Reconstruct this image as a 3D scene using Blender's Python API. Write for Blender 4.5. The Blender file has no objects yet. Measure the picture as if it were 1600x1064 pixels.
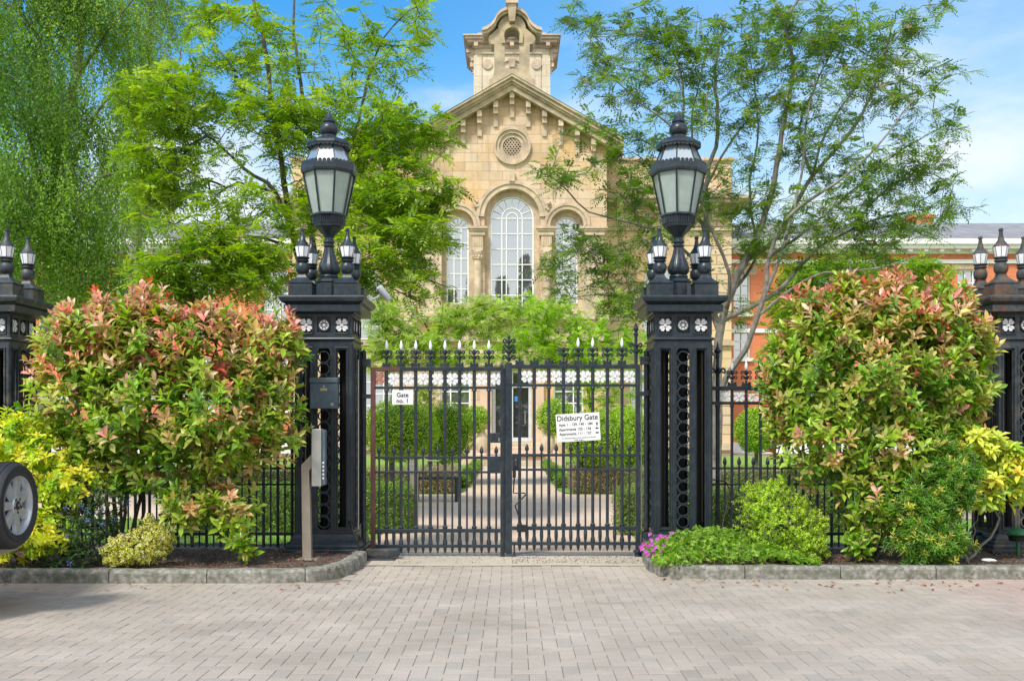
import bpy, math, random
import numpy as np
from mathutils import Vector, Matrix
from mathutils.geometry import tessellate_polygon
random.seed(7); RNG = np.random.default_rng(11)
PI = math.pi; R = math.radians
S = bpy.context.scene
COL = S.collection
# ---------------------------------------------------------------- camera
cam = bpy.data.cameras.new('camera'); camo = bpy.data.objects.new('camera', cam); COL.objects.link(camo)
camo.location = (0, 0, 1.5); camo.rotation_euler = (R(90), 0, 0)
cam.sensor_width = 36; cam.lens = 36; cam.shift_y = 0.08; cam.clip_end = 2000; cam.clip_start = .05
S.camera = camo
# ---------------------------------------------------------------- sun, sky, exposure
SUN_EL, SUN_AZ = 50, 212          # azimuth clockwise from +Y : behind the camera, to the left
sun = bpy.data.lights.new('sun', 'SUN'); suno = bpy.data.objects.new('sun', sun); COL.objects.link(suno)
sun.energy = 2.0; sun.angle = R(10); sun.color = (1.0, .955, .88)
d = Vector((math.sin(R(SUN_AZ))*math.cos(R(SUN_EL)), math.cos(R(SUN_AZ))*math.cos(R(SUN_EL)), math.sin(R(SUN_EL))))
suno.rotation_euler = d.to_track_quat('Z', 'Y').to_euler()
W = bpy.data.worlds.new("World"); S.world = W; W.use_nodes = True
def world():
    nt = W.node_tree; n = nt.nodes; l = nt.links; n.clear()
    out = n.new('ShaderNodeOutputWorld'); bg = n.new('ShaderNodeBackground'); bg.inputs[1].default_value = .15
    sky = n.new('ShaderNodeTexSky'); sky.sky_type = 'NISHITA'; sky.sun_disc = False
    sky.sun_elevation = R(SUN_EL); sky.sun_rotation = R(SUN_AZ); sky.air_density = 1.3; sky.dust_density = .6; sky.ozone_density = 2.2
    hs = n.new('ShaderNodeHueSaturation'); hs.inputs['Saturation'].default_value = 1.5; hs.inputs['Value'].default_value = .74
    l.new(sky.outputs[0], hs.inputs['Color'])
    tc = n.new('ShaderNodeTexCoord'); mp = n.new('ShaderNodeMapping'); mp.inputs['Scale'].default_value = (1.6, 1.6, 5.0)
    mp.inputs['Location'].default_value = (3.1, .4, .35)
    l.new(tc.outputs['Generated'], mp.inputs[0])
    nz = n.new('ShaderNodeTexNoise'); nz.inputs['Scale'].default_value = 2.1; nz.inputs['Detail'].default_value = 9; nz.inputs['Roughness'].default_value = .56
    l.new(mp.outputs[0], nz.inputs['Vector'])
    sep = n.new('ShaderNodeSeparateXYZ'); l.new(tc.outputs['Generated'], sep.inputs[0])
    # more cloud near the horizon
    mr = n.new('ShaderNodeMapRange'); mr.inputs['From Min'].default_value = .03; mr.inputs['From Max'].default_value = .42
    mr.inputs['To Min'].default_value = .22; mr.inputs['To Max'].default_value = -.12; l.new(sep.outputs['Z'], mr.inputs['Value'])
    ad = n.new('ShaderNodeMath'); ad.operation = 'ADD'; l.new(nz.outputs[0], ad.inputs[0]); l.new(mr.outputs[0], ad.inputs[1])
    mx = n.new('ShaderNodeMath'); mx.operation = 'MULTIPLY_ADD'; l.new(sep.outputs['X'], mx.inputs[0]); mx.inputs[1].default_value = .16; l.new(ad.outputs[0], mx.inputs[2])
    dv = n.new('ShaderNodeVectorMath'); dv.operation = 'DISTANCE'; l.new(tc.outputs['Generated'], dv.inputs[0]); dv.inputs[1].default_value = (-.27, .94, .16)
    dm = n.new('ShaderNodeMapRange'); dm.inputs['From Min'].default_value = .20; dm.inputs['From Max'].default_value = .02; dm.inputs['To Min'].default_value = 0; dm.inputs['To Max'].default_value = .30; l.new(dv.outputs['Value'], dm.inputs['Value'])
    mz = n.new('ShaderNodeMath'); l.new(mx.outputs[0], mz.inputs[0]); l.new(dm.outputs[0], mz.inputs[1]); mx = mz
    cr = n.new('ShaderNodeValToRGB'); cr.color_ramp.elements[0].position = .47; cr.color_ramp.elements[1].position = .80
    cr.color_ramp.elements[0].color = (0,0,0,1); cr.color_ramp.elements[1].color = (.92,.92,.92,1)
    cr.color_ramp.interpolation = 'EASE'
    l.new(mx.outputs[0], cr.inputs[0])
    mix = n.new('ShaderNodeMixRGB'); l.new(cr.outputs[0], mix.inputs[0]); l.new(hs.outputs[0], mix.inputs[1]); mix.inputs[2].default_value = (3.5, 3.7, 3.95, 1)
    # thin milky haze towards the right and the horizon
    hx = n.new('ShaderNodeMapRange'); hx.inputs['From Min'].default_value = -.12; hx.inputs['From Max'].default_value = .50; hx.inputs['To Min'].default_value = 0; hx.inputs['To Max'].default_value = .42; l.new(sep.outputs['X'], hx.inputs['Value'])
    hz = n.new('ShaderNodeMapRange'); hz.inputs['From Min'].default_value = .34; hz.inputs['From Max'].default_value = .04; hz.inputs['To Min'].default_value = 0; hz.inputs['To Max'].default_value = .55; l.new(sep.outputs['Z'], hz.inputs['Value'])
    # even bright white added to the unseen sky behind the camera, lifting shadows
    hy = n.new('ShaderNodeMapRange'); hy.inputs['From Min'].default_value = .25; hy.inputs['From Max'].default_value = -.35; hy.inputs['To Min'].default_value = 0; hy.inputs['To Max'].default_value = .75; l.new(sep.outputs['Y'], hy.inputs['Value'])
    s1 = n.new('ShaderNodeMath'); l.new(hx.outputs[0], s1.inputs[0]); l.new(hz.outputs[0], s1.inputs[1])
    s2 = s1; s1.use_clamp = True
    m2 = n.new('ShaderNodeMixRGB'); l.new(s2.outputs[0], m2.inputs[0]); l.new(hs.outputs[0], m2.inputs[1]); m2.inputs[2].default_value = (2.6, 3.1, 3.75, 1); l.new(m2.outputs[0], mix.inputs[1])
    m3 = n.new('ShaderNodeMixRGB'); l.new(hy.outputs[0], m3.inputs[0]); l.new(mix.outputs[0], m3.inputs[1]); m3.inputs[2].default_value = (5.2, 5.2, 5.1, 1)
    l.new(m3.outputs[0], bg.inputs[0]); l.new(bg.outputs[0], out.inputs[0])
world()
S.view_settings.view_transform = 'Standard'; S.view_settings.look = 'None'; S.view_settings.exposure = 0.95; S.view_settings.gamma = 1
S.render.engine = 'CYCLES'
try:
    S.cycles.use_denoising = True; S.cycles.max_bounces = 7; S.cycles.diffuse_bounces = 4; S.cycles.transmission_bounces = 5
except Exception: pass

# ---------------------------------------------------------------- materials
MATS = {}
def newmat(name):
    m = bpy.data.materials.new(name); m.use_nodes = True; MATS[name] = m
    return m, m.node_tree.nodes, m.node_tree.links, m.node_tree.nodes['Principled BSDF']
def rgb(*c): return (c[0], c[1], c[2], 1)
def noise(n, l, scale, detail=4, src=None, rough=.55):
    t = n.new('ShaderNodeTexNoise'); t.inputs['Scale'].default_value = scale; t.inputs['Detail'].default_value = detail; t.inputs['Roughness'].default_value = rough
    if src is None:
        g = n.new('ShaderNodeNewGeometry'); src = g.outputs['Position']
    l.new(src, t.inputs['Vector']); return t.outputs[0]
def ramp(n, l, src, stops):
    r = n.new('ShaderNodeValToRGB'); e = r.color_ramp.elements
    e[0].position, e[0].color = stops[0][0], rgb(*stops[0][1]); e[1].position, e[1].color = stops[1][0], rgb(*stops[1][1])
    for p, c in stops[2:]:
        k = e.new(p); k.color = rgb(*c)
    l.new(src, r.inputs[0]); return r.outputs[0]
def mixc(n, l, f, a, b, mode='MIX'):
    m = n.new('ShaderNodeMixRGB'); m.blend_type = mode
    for i, v in enumerate((f, a, b)):
        if isinstance(v, (int, float)): m.inputs[i].default_value = v
        elif isinstance(v, tuple): m.inputs[i].default_value = rgb(*v)
        else: l.new(v, m.inputs[i])
    return m.outputs[0]
def bump(n, l, b, h, strength=.3, dist=.01):
    k = n.new('ShaderNodeBump'); k.inputs['Strength'].default_value = strength; k.inputs['Distance'].default_value = dist
    l.new(h, k.inputs['Height']); l.new(k.outputs[0], b.inputs['Normal'])
def plain(name, c, rough=.6, metal=0, var=.25, scale=30, bumpy=.15, c2=None, thr=(.45,.7)):
    m, n, l, b = newmat(name)
    s = noise(n, l, scale, 5)
    lo = tuple(x*(1-var) for x in c); hi = tuple(min(1, x*(1+var)) for x in c)
    col = ramp(n, l, s, [(.3, lo), (.7, hi)])
    if c2:
        s2 = noise(n, l, scale*.35, 6); f = ramp(n, l, s2, [(thr[0], (0,0,0)), (thr[1], (1,1,1))])
        col = mixc(n, l, f, col, c2)
    l.new(col, b.inputs['Base Color']); b.inputs['Roughness'].default_value = rough; b.inputs['Metallic'].default_value = metal
    if bumpy: bump(n, l, b, s, bumpy, .004)
    return m
def wallmap(n, l):
    g = n.new('ShaderNodeNewGeometry'); s = n.new('ShaderNodeSeparateXYZ'); l.new(g.outputs['Position'], s.inputs[0])
    a = n.new('ShaderNodeMath'); l.new(s.outputs[0], a.inputs[0]); l.new(s.outputs[1], a.inputs[1])
    c = n.new('ShaderNodeCombineXYZ'); l.new(a.outputs[0], c.inputs[0]); l.new(s.outputs[2], c.inputs[1]); return c.outputs[0]
def masonry(name, c1, c2, mortar, bw, bh, mort=.012, stain=(.30,.24,.17), stain_amt=.45, big=.35, third=None, bstr=.5, msmooth=.1):
    m, n, l, b = newmat(name)
    v = wallmap(n, l); t = n.new('ShaderNodeTexBrick'); l.new(v, t.inputs['Vector'])
    t.inputs['Color1'].default_value = rgb(*c1); t.inputs['Color2'].default_value = rgb(*c2); t.inputs['Mortar'].default_value = rgb(*mortar)
    t.inputs['Scale'].default_value = 1; t.inputs['Brick Width'].default_value = bw; t.inputs['Row Height'].default_value = bh
    t.inputs['Mortar Size'].default_value = mort; t.inputs['Mortar Smooth'].default_value = msmooth; t.inputs['Bias'].default_value = 0
    col = t.outputs[0]
    if third:
        f = ramp(n, l, noise(n, l, big, 3), [(.45, (0,0,0)), (.62, (1,1,1))]); col = mixc(n, l, f, col, mixc(n, l, .65, col, third))
    f = ramp(n, l, noise(n, l, .9, 8, rough=.7), [(.5, (0,0,0)), (.8, (stain_amt,)*3)]); col = mixc(n, l, f, col, stain)
    mp = n.new('ShaderNodeMapping'); mp.inputs['Scale'].default_value = (2.4, .20, 1); l.new(v, mp.inputs[0])
    sk = ramp(n, l, noise(n, l, 1.6, 6, src=mp.outputs[0], rough=.6), [(.52, (0,0,0)), (.74, (stain_amt*.75,)*3)]); col = mixc(n, l, sk, col, stain)
    fn = noise(n, l, 14, 5); col = mixc(n, l, .35, col, ramp(n, l, fn, [(.25, (.45,.45,.45)), (.75, (.62,.62,.62))]), 'OVERLAY')
    l.new(col, b.inputs['Base Color']); b.inputs['Roughness'].default_value = .88
    h = mixc(n, l, 1, t.outputs['Fac'], (1,1,1), 'DIFFERENCE'); h = mixc(n, l, .25, h, fn)
    bump(n, l, b, h, bstr, .02)
    return m
STONE = masonry('ashlar_stone', (.50,.355,.21), (.64,.50,.36), (.36,.26,.165), 1.15, .42, .012, third=(.72,.43,.16), stain=(.26,.21,.16), stain_amt=.7)
STONE_R = masonry('rusticated_stone', (.56,.42,.27), (.66,.52,.38), (.24,.17,.10), 1.6, .46, .03, third=(.66,.47,.24))
TRIM = plain('carved_stone', (.56,.44,.31), .85, var=.22, scale=3, c2=(.30,.24,.17), thr=(.45,.8))
TRIM_W = plain('weathered_stone', (.46,.37,.24), .9, var=.25, scale=2.5, c2=(.22,.19,.14), thr=(.45,.8))
STONE_T = masonry('tower_stone', (.60,.52,.38), (.66,.58,.45), (.45,.38,.27), 1.3, .6, .012, third=(.60,.48,.28))
PINK = plain('pink_stone', (.60,.42,.31), .8, var=.1, scale=2)
BRICK = masonry('red_brick', (.60,.15,.06), (.70,.21,.09), (.48,.24,.15), .225, .075, .008, stain=(.60,.26,.14), stain_amt=.4, third=(.68,.17,.06), bstr=.2)
SLATE = masonry('roof_slate', (.20,.20,.22), (.29,.29,.31), (.12,.12,.13), .35, .16, .008, stain=(.2,.2,.16), stain_amt=.4, bstr=.3)
WHITE = plain('white_paint', (.80,.80,.78), .5, var=.06, scale=6, bumpy=.05)
GREYW = plain('grey_white_paint', (.55,.58,.60), .5, var=.1, scale=6)
IRON = plain('black_iron_paint', (.018,.028,.038), .34, var=.35, scale=25, bumpy=.12, c2=(.05,.062,.072), thr=(.5,.85))
IRON_OLD = plain('weathered_iron_paint', (.026,.036,.044), .5, var=.5, scale=16, bumpy=.5, c2=(.13,.12,.10), thr=(.5,.75))
IRON_RUSTY = plain('flaking_iron_paint', (.05,.058,.062), .7, var=.5, scale=20, bumpy=.6, c2=(.14,.065,.03), thr=(.48,.66))
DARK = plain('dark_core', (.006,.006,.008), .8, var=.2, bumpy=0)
RUST = plain('rust_primer', (.115,.045,.035), .7, var=.25, scale=20, bumpy=.3, c2=(.05,.035,.03), thr=(.5,.75))
FLWHITE = plain('chalky_white_paint', (.74,.75,.76), .6, var=.08, scale=60, c2=(.45,.42,.38), thr=(.6,.85))
RUSTWHITE = plain('rust_stained_paint', (.42,.16,.11), .7, var=.3, scale=60)
TIPW = plain('silver_white_paint', (.84,.86,.9), .35, var=.08, scale=30, bumpy=.05)
POSTBOX = plain('blue_grey_steel', (.075,.11,.14), .42, var=.18, scale=18, bumpy=.1, c2=(.13,.16,.19), thr=(.5,.8))
STEEL = plain('brushed_steel', (.42,.42,.40), .42, .55, var=.08, scale=9, bumpy=.03)
STEELW = plain('beige_steel', (.33,.28,.23), .5, .3, var=.08, scale=9, bumpy=.03)
CONC = plain('concrete_kerb', (.26,.25,.22), .9, var=.55, scale=26, bumpy=.9, c2=(.115,.125,.09), thr=(.42,.68))
SOIL = plain('dark_soil', (.085,.058,.042), .95, var=.55, scale=28, bumpy=1.0, c2=(.17,.12,.09), thr=(.5,.7))
GOLD = plain('brass_plate', (.55,.45,.25), .35, .6, var=.05)
BLACKP = plain('black_plastic', (.012,.012,.013), .45, var=.2)
GREENP = plain('green_plastic', (.03,.16,.05), .4, var=.2)
RUBBER = plain('tyre_rubber', (.022,.024,.028), .6, var=.3, scale=40, bumpy=.2)
ALLOY = plain('alloy_silver', (.50,.53,.57), .3, .6, var=.05, bumpy=.02)
CARP = plain('silver_car_paint', (.42,.36,.32), .3, .4, var=.05, bumpy=0)
INK = plain('black_ink', (.012,.012,.014), .7, var=.1, bumpy=0)
SIGNW = plain('sign_white', (.78,.79,.80), .45, var=.03, bumpy=.03)
BLUEP = plain('blue_sticker', (.02,.20,.55), .5, var=.1)
REDP = plain('red_light', (.4,.01,.01), .2, var=.05)
WOOD = plain('dark_painted_wood', (.03,.035,.04), .6, var=.2)
def glassmat(name, dark, refl, rough=.02, tint=(.9,.93,.95), bumpy=0.0):
    m, n, l, b = newmat(name)
    b.inputs['Base Color'].default_value = rgb(*dark); b.inputs['Roughness'].default_value = .3
    g = n.new('ShaderNodeBsdfGlossy'); g.inputs['Roughness'].default_value = rough; g.inputs['Color'].default_value = rgb(*tint)
    mx = n.new('ShaderNodeMixShader'); mx.inputs[0].default_value = refl
    l.new(b.outputs[0], mx.inputs[1]); l.new(g.outputs[0], mx.inputs[2]); l.new(mx.outputs[0], n['Material Output'].inputs[0])
    if bumpy:
        k = n.new('ShaderNodeBump'); k.inputs['Strength'].default_value = bumpy; k.inputs['Distance'].default_value = .02
        l.new(noise(n, l, .8, 2), k.inputs['Height']); l.new(k.outputs[0], g.inputs['Normal'])
    return m
GLASS = glassmat('window_glass', (.10,.11,.12), .46, tint=(.84,.86,.86), bumpy=.05)
DGLASS = glassmat('dark_door_glass', (.008,.009,.010), .10)
def frost():
    m, n, l, b = newmat('frosted_lamp_glass')
    col = ramp(n, l, noise(n, l, 9, 4), [(.3, (.50,.62,.56)), (.7, (.62,.72,.67))])
    l.new(col, b.inputs['Base Color']); b.inputs['Roughness'].default_value = .22
    t = n.new('ShaderNodeBsdfTranslucent'); l.new(col, t.inputs[0])
    mx = n.new('ShaderNodeMixShader'); mx.inputs[0].default_value = .4
    l.new(b.outputs[0], mx.inputs[1]); l.new(t.outputs[0], mx.inputs[2]); l.new(mx.outputs[0], n['Material Output'].inputs[0])
    return m
FROST = frost()
def leafmat(name, rough=.5, trans=.42, gain=1.0, spec=.4, tsat=1.12):
    m, n, l, b = newmat(name)
    a = n.new('ShaderNodeAttribute'); a.attribute_name = 'Col'
    h = n.new('ShaderNodeHueSaturation'); h.inputs['Value'].default_value = gain; l.new(a.outputs['Color'], h.inputs['Color'])
    l.new(h.outputs[0], b.inputs['Base Color']); b.inputs['Roughness'].default_value = rough; b.inputs['Specular IOR Level'].default_value = spec
    t = n.new('ShaderNodeBsdfTranslucent'); h2 = n.new('ShaderNodeHueSaturation'); h2.inputs['Saturation'].default_value = tsat; h2.inputs['Value'].default_value = gain*1.55
    l.new(a.outputs['Color'], h2.inputs['Color']); l.new(h2.outputs[0], t.inputs[0])
    mx = n.new('ShaderNodeMixShader'); mx.inputs[0].default_value = trans
    l.new(b.outputs[0], mx.inputs[1]); l.new(t.outputs[0], mx.inputs[2]); l.new(mx.outputs[0], n['Material Output'].inputs[0])
    return m
LEAF = leafmat('soft_leaf'); LEAFG = leafmat('glossy_leaf', .32, .28, 1.0, .45)
BARK_G = plain('grey_bark', (.21,.19,.165), .9, var=.4, scale=12, bumpy=.5, c2=(.34,.32,.29), thr=(.5,.75))
BARK_D = plain('dark_bark', (.085,.07,.055), .9, var=.4, scale=18, bumpy=.6, c2=(.17,.15,.12), thr=(.5,.8))
BARK_B = plain('birch_bark', (.30,.27,.23), .9, var=.4, scale=6, bumpy=.5, c2=(.12,.10,.08), thr=(.45,.65))
def attr_mat(name, rough, bscale, bst):
    m, n, l, b = newmat(name)
    a = n.new('ShaderNodeAttribute'); a.attribute_name = 'Col'
    f1 = noise(n, l, bscale, 6, rough=.7); f2 = noise(n, l, 1.1, 4)
    c = mixc(n, l, .55, a.outputs['Color'], ramp(n, l, f1, [(.25, (.36,.36,.36)), (.75, (.64,.64,.64))]), 'OVERLAY')
    c = mixc(n, l, .8, c, ramp(n, l, f2, [(.3, (.42,.405,.39)), (.7, (.60,.60,.60))]), 'OVERLAY')
    st = ramp(n, l, noise(n, l, 2.3, 9, rough=.75), [(.56, (0,0,0)), (.72, (.55,.55,.55))]); c = mixc(n, l, st, c, (.22,.20,.165))
    sp = ramp(n, l, noise(n, l, 34, 3), [(.69, (0,0,0)), (.74, (.8,.8,.8))]); c = mixc(n, l, sp, c, (.09,.08,.07))
    l.new(c, b.inputs['Base Color']); b.inputs['Roughness'].default_value = rough; bump(n, l, b, f1, bst, .004)
    return m
PAVER = attr_mat('block_paver', .85, 70, .5)
def groundmat(name, a, b_, scale, c=None):
    m, n, l, b = newmat(name)
    col = ramp(n, l, noise(n, l, scale, 8, rough=.7), [(.3, a), (.7, b_)])
    f = noise(n, l, .7, 4); col = mixc(n, l, .6, col, ramp(n, l, f, [(.3, (.43,.43,.43)), (.7, (.58,.58,.58))]), 'OVERLAY')
    if c: col = mixc(n, l, ramp(n, l, noise(n, l, 3, 8, rough=.8), [(.52, (0,0,0)), (.7, (.7,.7,.7))]), col, c)
    l.new(col, b.inputs['Base Color']); b.inputs['Roughness'].default_value = .9; bump(n, l, b, noise(n, l, scale, 3), .4, .01); return m
PATH = groundmat('buff_gravel_path', (.56,.40,.29), (.72,.55,.42), 60)
JOINT = groundmat('joint_sand', (.13,.105,.08), (.26,.21,.155), 12)
FARG = groundmat('far_ground', (.14,.14,.09), (.22,.20,.14), 2)
LAWN = groundmat('lawn_turf', (.13,.24,.03), (.24,.38,.06), 40)
TCONC = groundmat('threshold_concrete', (.44,.385,.31), (.52,.46,.38), 9, c=(.36,.27,.19))

# ---------------------------------------------------------------- mesh helpers
class MB:
    def __init__(s): s.v = []; s.f = []
    def add(s, vs, fs):
        o = len(s.v); s.v += [tuple(p) for p in vs]; s.f += [tuple(i+o for i in f) for f in fs]; return s
    def box(s, x0, x1, y0, y1, z0, z1):
        return s.add([(x0,y0,z0),(x1,y0,z0),(x1,y1,z0),(x0,y1,z0),(x0,y0,z1),(x1,y0,z1),(x1,y1,z1),(x0,y1,z1)],
            [(0,3,2,1),(4,5,6,7),(0,1,5,4),(1,2,6,5),(2,3,7,6),(3,0,4,7)])
    def cbox(s, x, y, z, sx, sy, sz): return s.box(x-sx/2, x+sx/2, y-sy/2, y+sy/2, z-sz/2, z+sz/2)
    def rings(s, rings, cap=True):        # list of equal-length loops -> skin
        n = len(rings[0]); vs = [p for r in rings for p in r]; fs = []
        for i in range(len(rings)-1):
            for k in range(n):
                a, b = i*n+k, i*n+(k+1) % n; fs.append((a, b, b+n, a+n))
        if cap: fs.append(tuple(range(n-1, -1, -1))); fs.append(tuple((len(rings)-1)*n+k for k in range(n)))
        return s.add(vs, fs)
    def lathe(s, prof, n=16, cx=0, cy=0, rot=0, cz=0, flute=0, nf=8, cap=True):   # prof: (r, z) ; r = circumradius
        rs = []
        for r, z in prof:
            rr = []
            for k in range(n):
                a = rot+2*PI*k/n; q = r*(1-flute*(.5+.5*math.cos(nf*a))) if flute else r
                rr.append((cx+q*math.cos(a), cy+q*math.sin(a), cz+z))
            rs.append(rr)
        return s.rings(rs, cap)
    def sq(s, prof, cx=0, cy=0):           # square lathe, r = half width
        return s.rings([[(cx-r,cy-r,z),(cx+r,cy-r,z),(cx+r,cy+r,z),(cx-r,cy+r,z)] for r, z in prof])
    def prism(s, poly, y0, y1):            # poly in XZ, extruded along Y
        n = len(poly); ar = sum(poly[i][0]*poly[(i+1)%n][1]-poly[(i+1)%n][0]*poly[i][1] for i in range(n))
        if ar < 0: poly = poly[::-1]
        vs = [(x,y0,z) for x,z in poly]+[(x,y1,z) for x,z in poly]
        fs = [tuple((i+1)%n+(0 if 0 else 0) if 0 else i for i in range(n))]
        fs = []
        tri = tessellate_polygon([[Vector((x,z,0)) for x,z in poly]])
        for t in tri:
            a,b,c = t
            (x1,z1),(x2,z2),(x3,z3) = poly[a],poly[b],poly[c]
            if (x2-x1)*(z3-z1)-(x3-x1)*(z2-z1) < 0: a,b,c = a,c,b
            fs.append((a,b,c)); fs.append((a+n,c+n,b+n))
        for i in range(n):
            j = (i+1) % n; fs.append((i, i+n, j+n, j))
        return s.add(vs, fs)
    def band(s, inner, outer, y0, y1, closed=False):   # ring strip between two XZ polylines, thickness in Y
        n = len(inner); vs = [(x,y0,z) for x,z in inner]+[(x,y0,z) for x,z in outer]+[(x,y1,z) for x,z in inner]+[(x,y1,z) for x,z in outer]
        fs = []
        for i in range(n if closed else n-1):
            j = (i+1) % n
            fs += [(i,j,n+j,n+i), (2*n+i,3*n+i,3*n+j,2*n+j), (n+i,n+j,3*n+j,3*n+i), (i,2*n+i,2*n+j,j)]
        if not closed: fs += [(0,n,3*n,2*n), (n-1,3*n-1,4*n-1,2*n-1)]
        return s.add(vs, fs)
    def tube(s, pts, rad, n=6, cap=True):
        P = [Vector(p) for p in pts]; m = len(P)
        if not hasattr(rad, '__len__'): rad = [rad]*m
        t0 = (P[1]-P[0]).normalized(); up = Vector((0,0,1)) if abs(t0.z) < .9 else Vector((1,0,0))
        u = t0.cross(up).normalized(); rs = []
        for i in range(m):
            t = (P[min(i+1,m-1)]-P[max(i-1,0)])
            if t.length < 1e-9: t = t0
            t.normalize(); u = (u-t*u.dot(t)); 
            if u.length < 1e-6: u = t.orthogonal()
            u.normalize(); w = t.cross(u)
            rs.append([tuple(P[i]+(u*math.cos(2*PI*k/n)+w*math.sin(2*PI*k/n))*rad[i]) for k in range(n)])
        return s.rings(rs, cap)
    def xform(s, M):
        s.v = [tuple(M @ Vector(p)) for p in s.v]; return s
    def merge(s, o): return s.add(o.v, o.f)
    def build(s, name, mat, parent=None, bevel=0, smooth=False, fixn=False):
        me = bpy.data.meshes.new(name); me.from_pydata(s.v, [], s.f); me.materials.append(mat)
        if fixn:
            import bmesh
            bm = bmesh.new(); bm.from_mesh(me); bmesh.ops.recalc_face_normals(bm, faces=bm.faces); bm.to_mesh(me); bm.free()
        o = bpy.data.objects.new(name, me); COL.objects.link(o)
        if parent is not None: o.parent = parent
        if smooth:
            me.polygons.foreach_set('use_smooth', [True]*len(me.polygons))
            try: me.set_sharp_from_angle(angle=R(38))
            except Exception: pass
        if bevel:
            b = o.modifiers.new('bevel', 'BEVEL'); b.width = bevel; b.segments = 2; b.limit_method = 'ANGLE'; b.angle_limit = R(40)
        me.update(); return o
def arc(cx, cz, r, a0, a1, n, rz=None):
    rz = r if rz is None else rz
    return [(cx+r*math.cos(R(a0+(a1-a0)*i/n)), cz+rz*math.sin(R(a0+(a1-a0)*i/n))) for i in range(n+1)]
def thing(name, label, cat, loc=(0,0,0), group=None, rz=0):
    o = bpy.data.objects.new(name, None); COL.objects.link(o); o.location = loc; o.rotation_euler = (0,0,rz); o.empty_display_size = .2
    return tag(o, label, cat, group)
def tag(o, label=None, cat=None, group=None, kind=None):
    for k, v in (('label',label),('category',cat),('group',group),('kind',kind)):
        if v: o[k] = v
    return o
def struct(o, label=None): return tag(o, label, None, None, 'structure')
def each(name, mat, parent, fns, **kw):
    for fn in fns:
        m = MB(); fn(m); m.build(name, mat, parent, **kw)
def copy_tree(o, parent=None):
    c = o.copy(); COL.objects.link(c)
    if parent is not None: c.parent = parent
    for ch in list(o.children): copy_tree(ch, c)
    return c
def holed_wall(mb, outer, holes, y, depth):
    """XZ wall face at y with openings, reveals going back by depth, outer sides closed"""
    loops = [outer]+holes; flat = [p for lp in loops for p in lp]
    tri = tessellate_polygon([[Vector((x,z,0)) for x,z in lp] for lp in loops])
    vs = [(x,y,z) for x,z in flat]+[(x,y+depth,z) for x,z in flat]; n = len(flat); fs = []
    for a,b,c in tri:
        (x1,z1),(x2,z2),(x3,z3) = flat[a],flat[b],flat[c]
        if (x2-x1)*(z3-z1)-(x3-x1)*(z2-z1) < 0: a,b,c = a,c,b
        fs.append((a,b,c)); fs.append((a+n,c+n,b+n))
    o = 0
    for li, lp in enumerate(loops):
        k = len(lp)
        for i in range(k):
            a, b = o+i, o+(i+1) % k; fs.append((a,b,b+n,a+n) if li else (b,a,a+n,b+n))
        o += k
    return mb.add(vs, fs)
# ================================================================ GROUND
def sheet(name, poly, z, mat):
    tri = tessellate_polygon([[Vector((x,y,0)) for x,y in poly]])
    fs = []
    for a,b,c in tri:
        (x1,z1),(x2,z2),(x3,z3) = poly[a],poly[b],poly[c]
        fs.append((a,b,c) if (x2-x1)*(z3-z1)-(x3-x1)*(z2-z1) > 0 else (a,c,b))
    m = MB(); m.add([(x,y,z) for x,y in poly], fs); return struct(m.build(name, mat))
sheet('ground', [(-600,-300),(600,-300),(600,900),(-600,900)], -.06, FARG)
sheet('driveway_base', [(-40,-30),(40,-30),(40,11.9),(-40,11.9)], -.0042, JOINT)
sheet('garden_path', [(-1.75,11.3),(1.6,11.3),(1.6,16),(12,16),(12,21.4),(1.35,21.4),(1.15,21.7),(1.02,22.5),(1.02,35.3),(-1.02,35.3),(-1.02,22.5),(-1.15,21.7),(-1.35,21.4),(-14,21.4),(-14,16),(-1.75,16)], -.008, PATH)
sheet('threshold', [(-1.58,10.74),(-.6,10.70),(.4,10.74),(1.39,10.70),(1.5,11.75),(-1.7,11.75)], .004, TCONC)
sheet('lawn', [(-40,11.9),(-1.76,11.9),(-1.76,15.98),(-14.05,15.98),(-14.05,21.42),(-1.36,21.42),(-1.04,22.5),(-1.04,46.5),(-40,46.5)], -.012, LAWN)
sheet('lawn', [(40,11.9),(1.61,11.9),(1.61,15.98),(12.05,15.98),(12.05,21.42),(1.36,21.42),(1.04,22.5),(1.04,46.5),(40,46.5)], -.012, LAWN)
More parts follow.
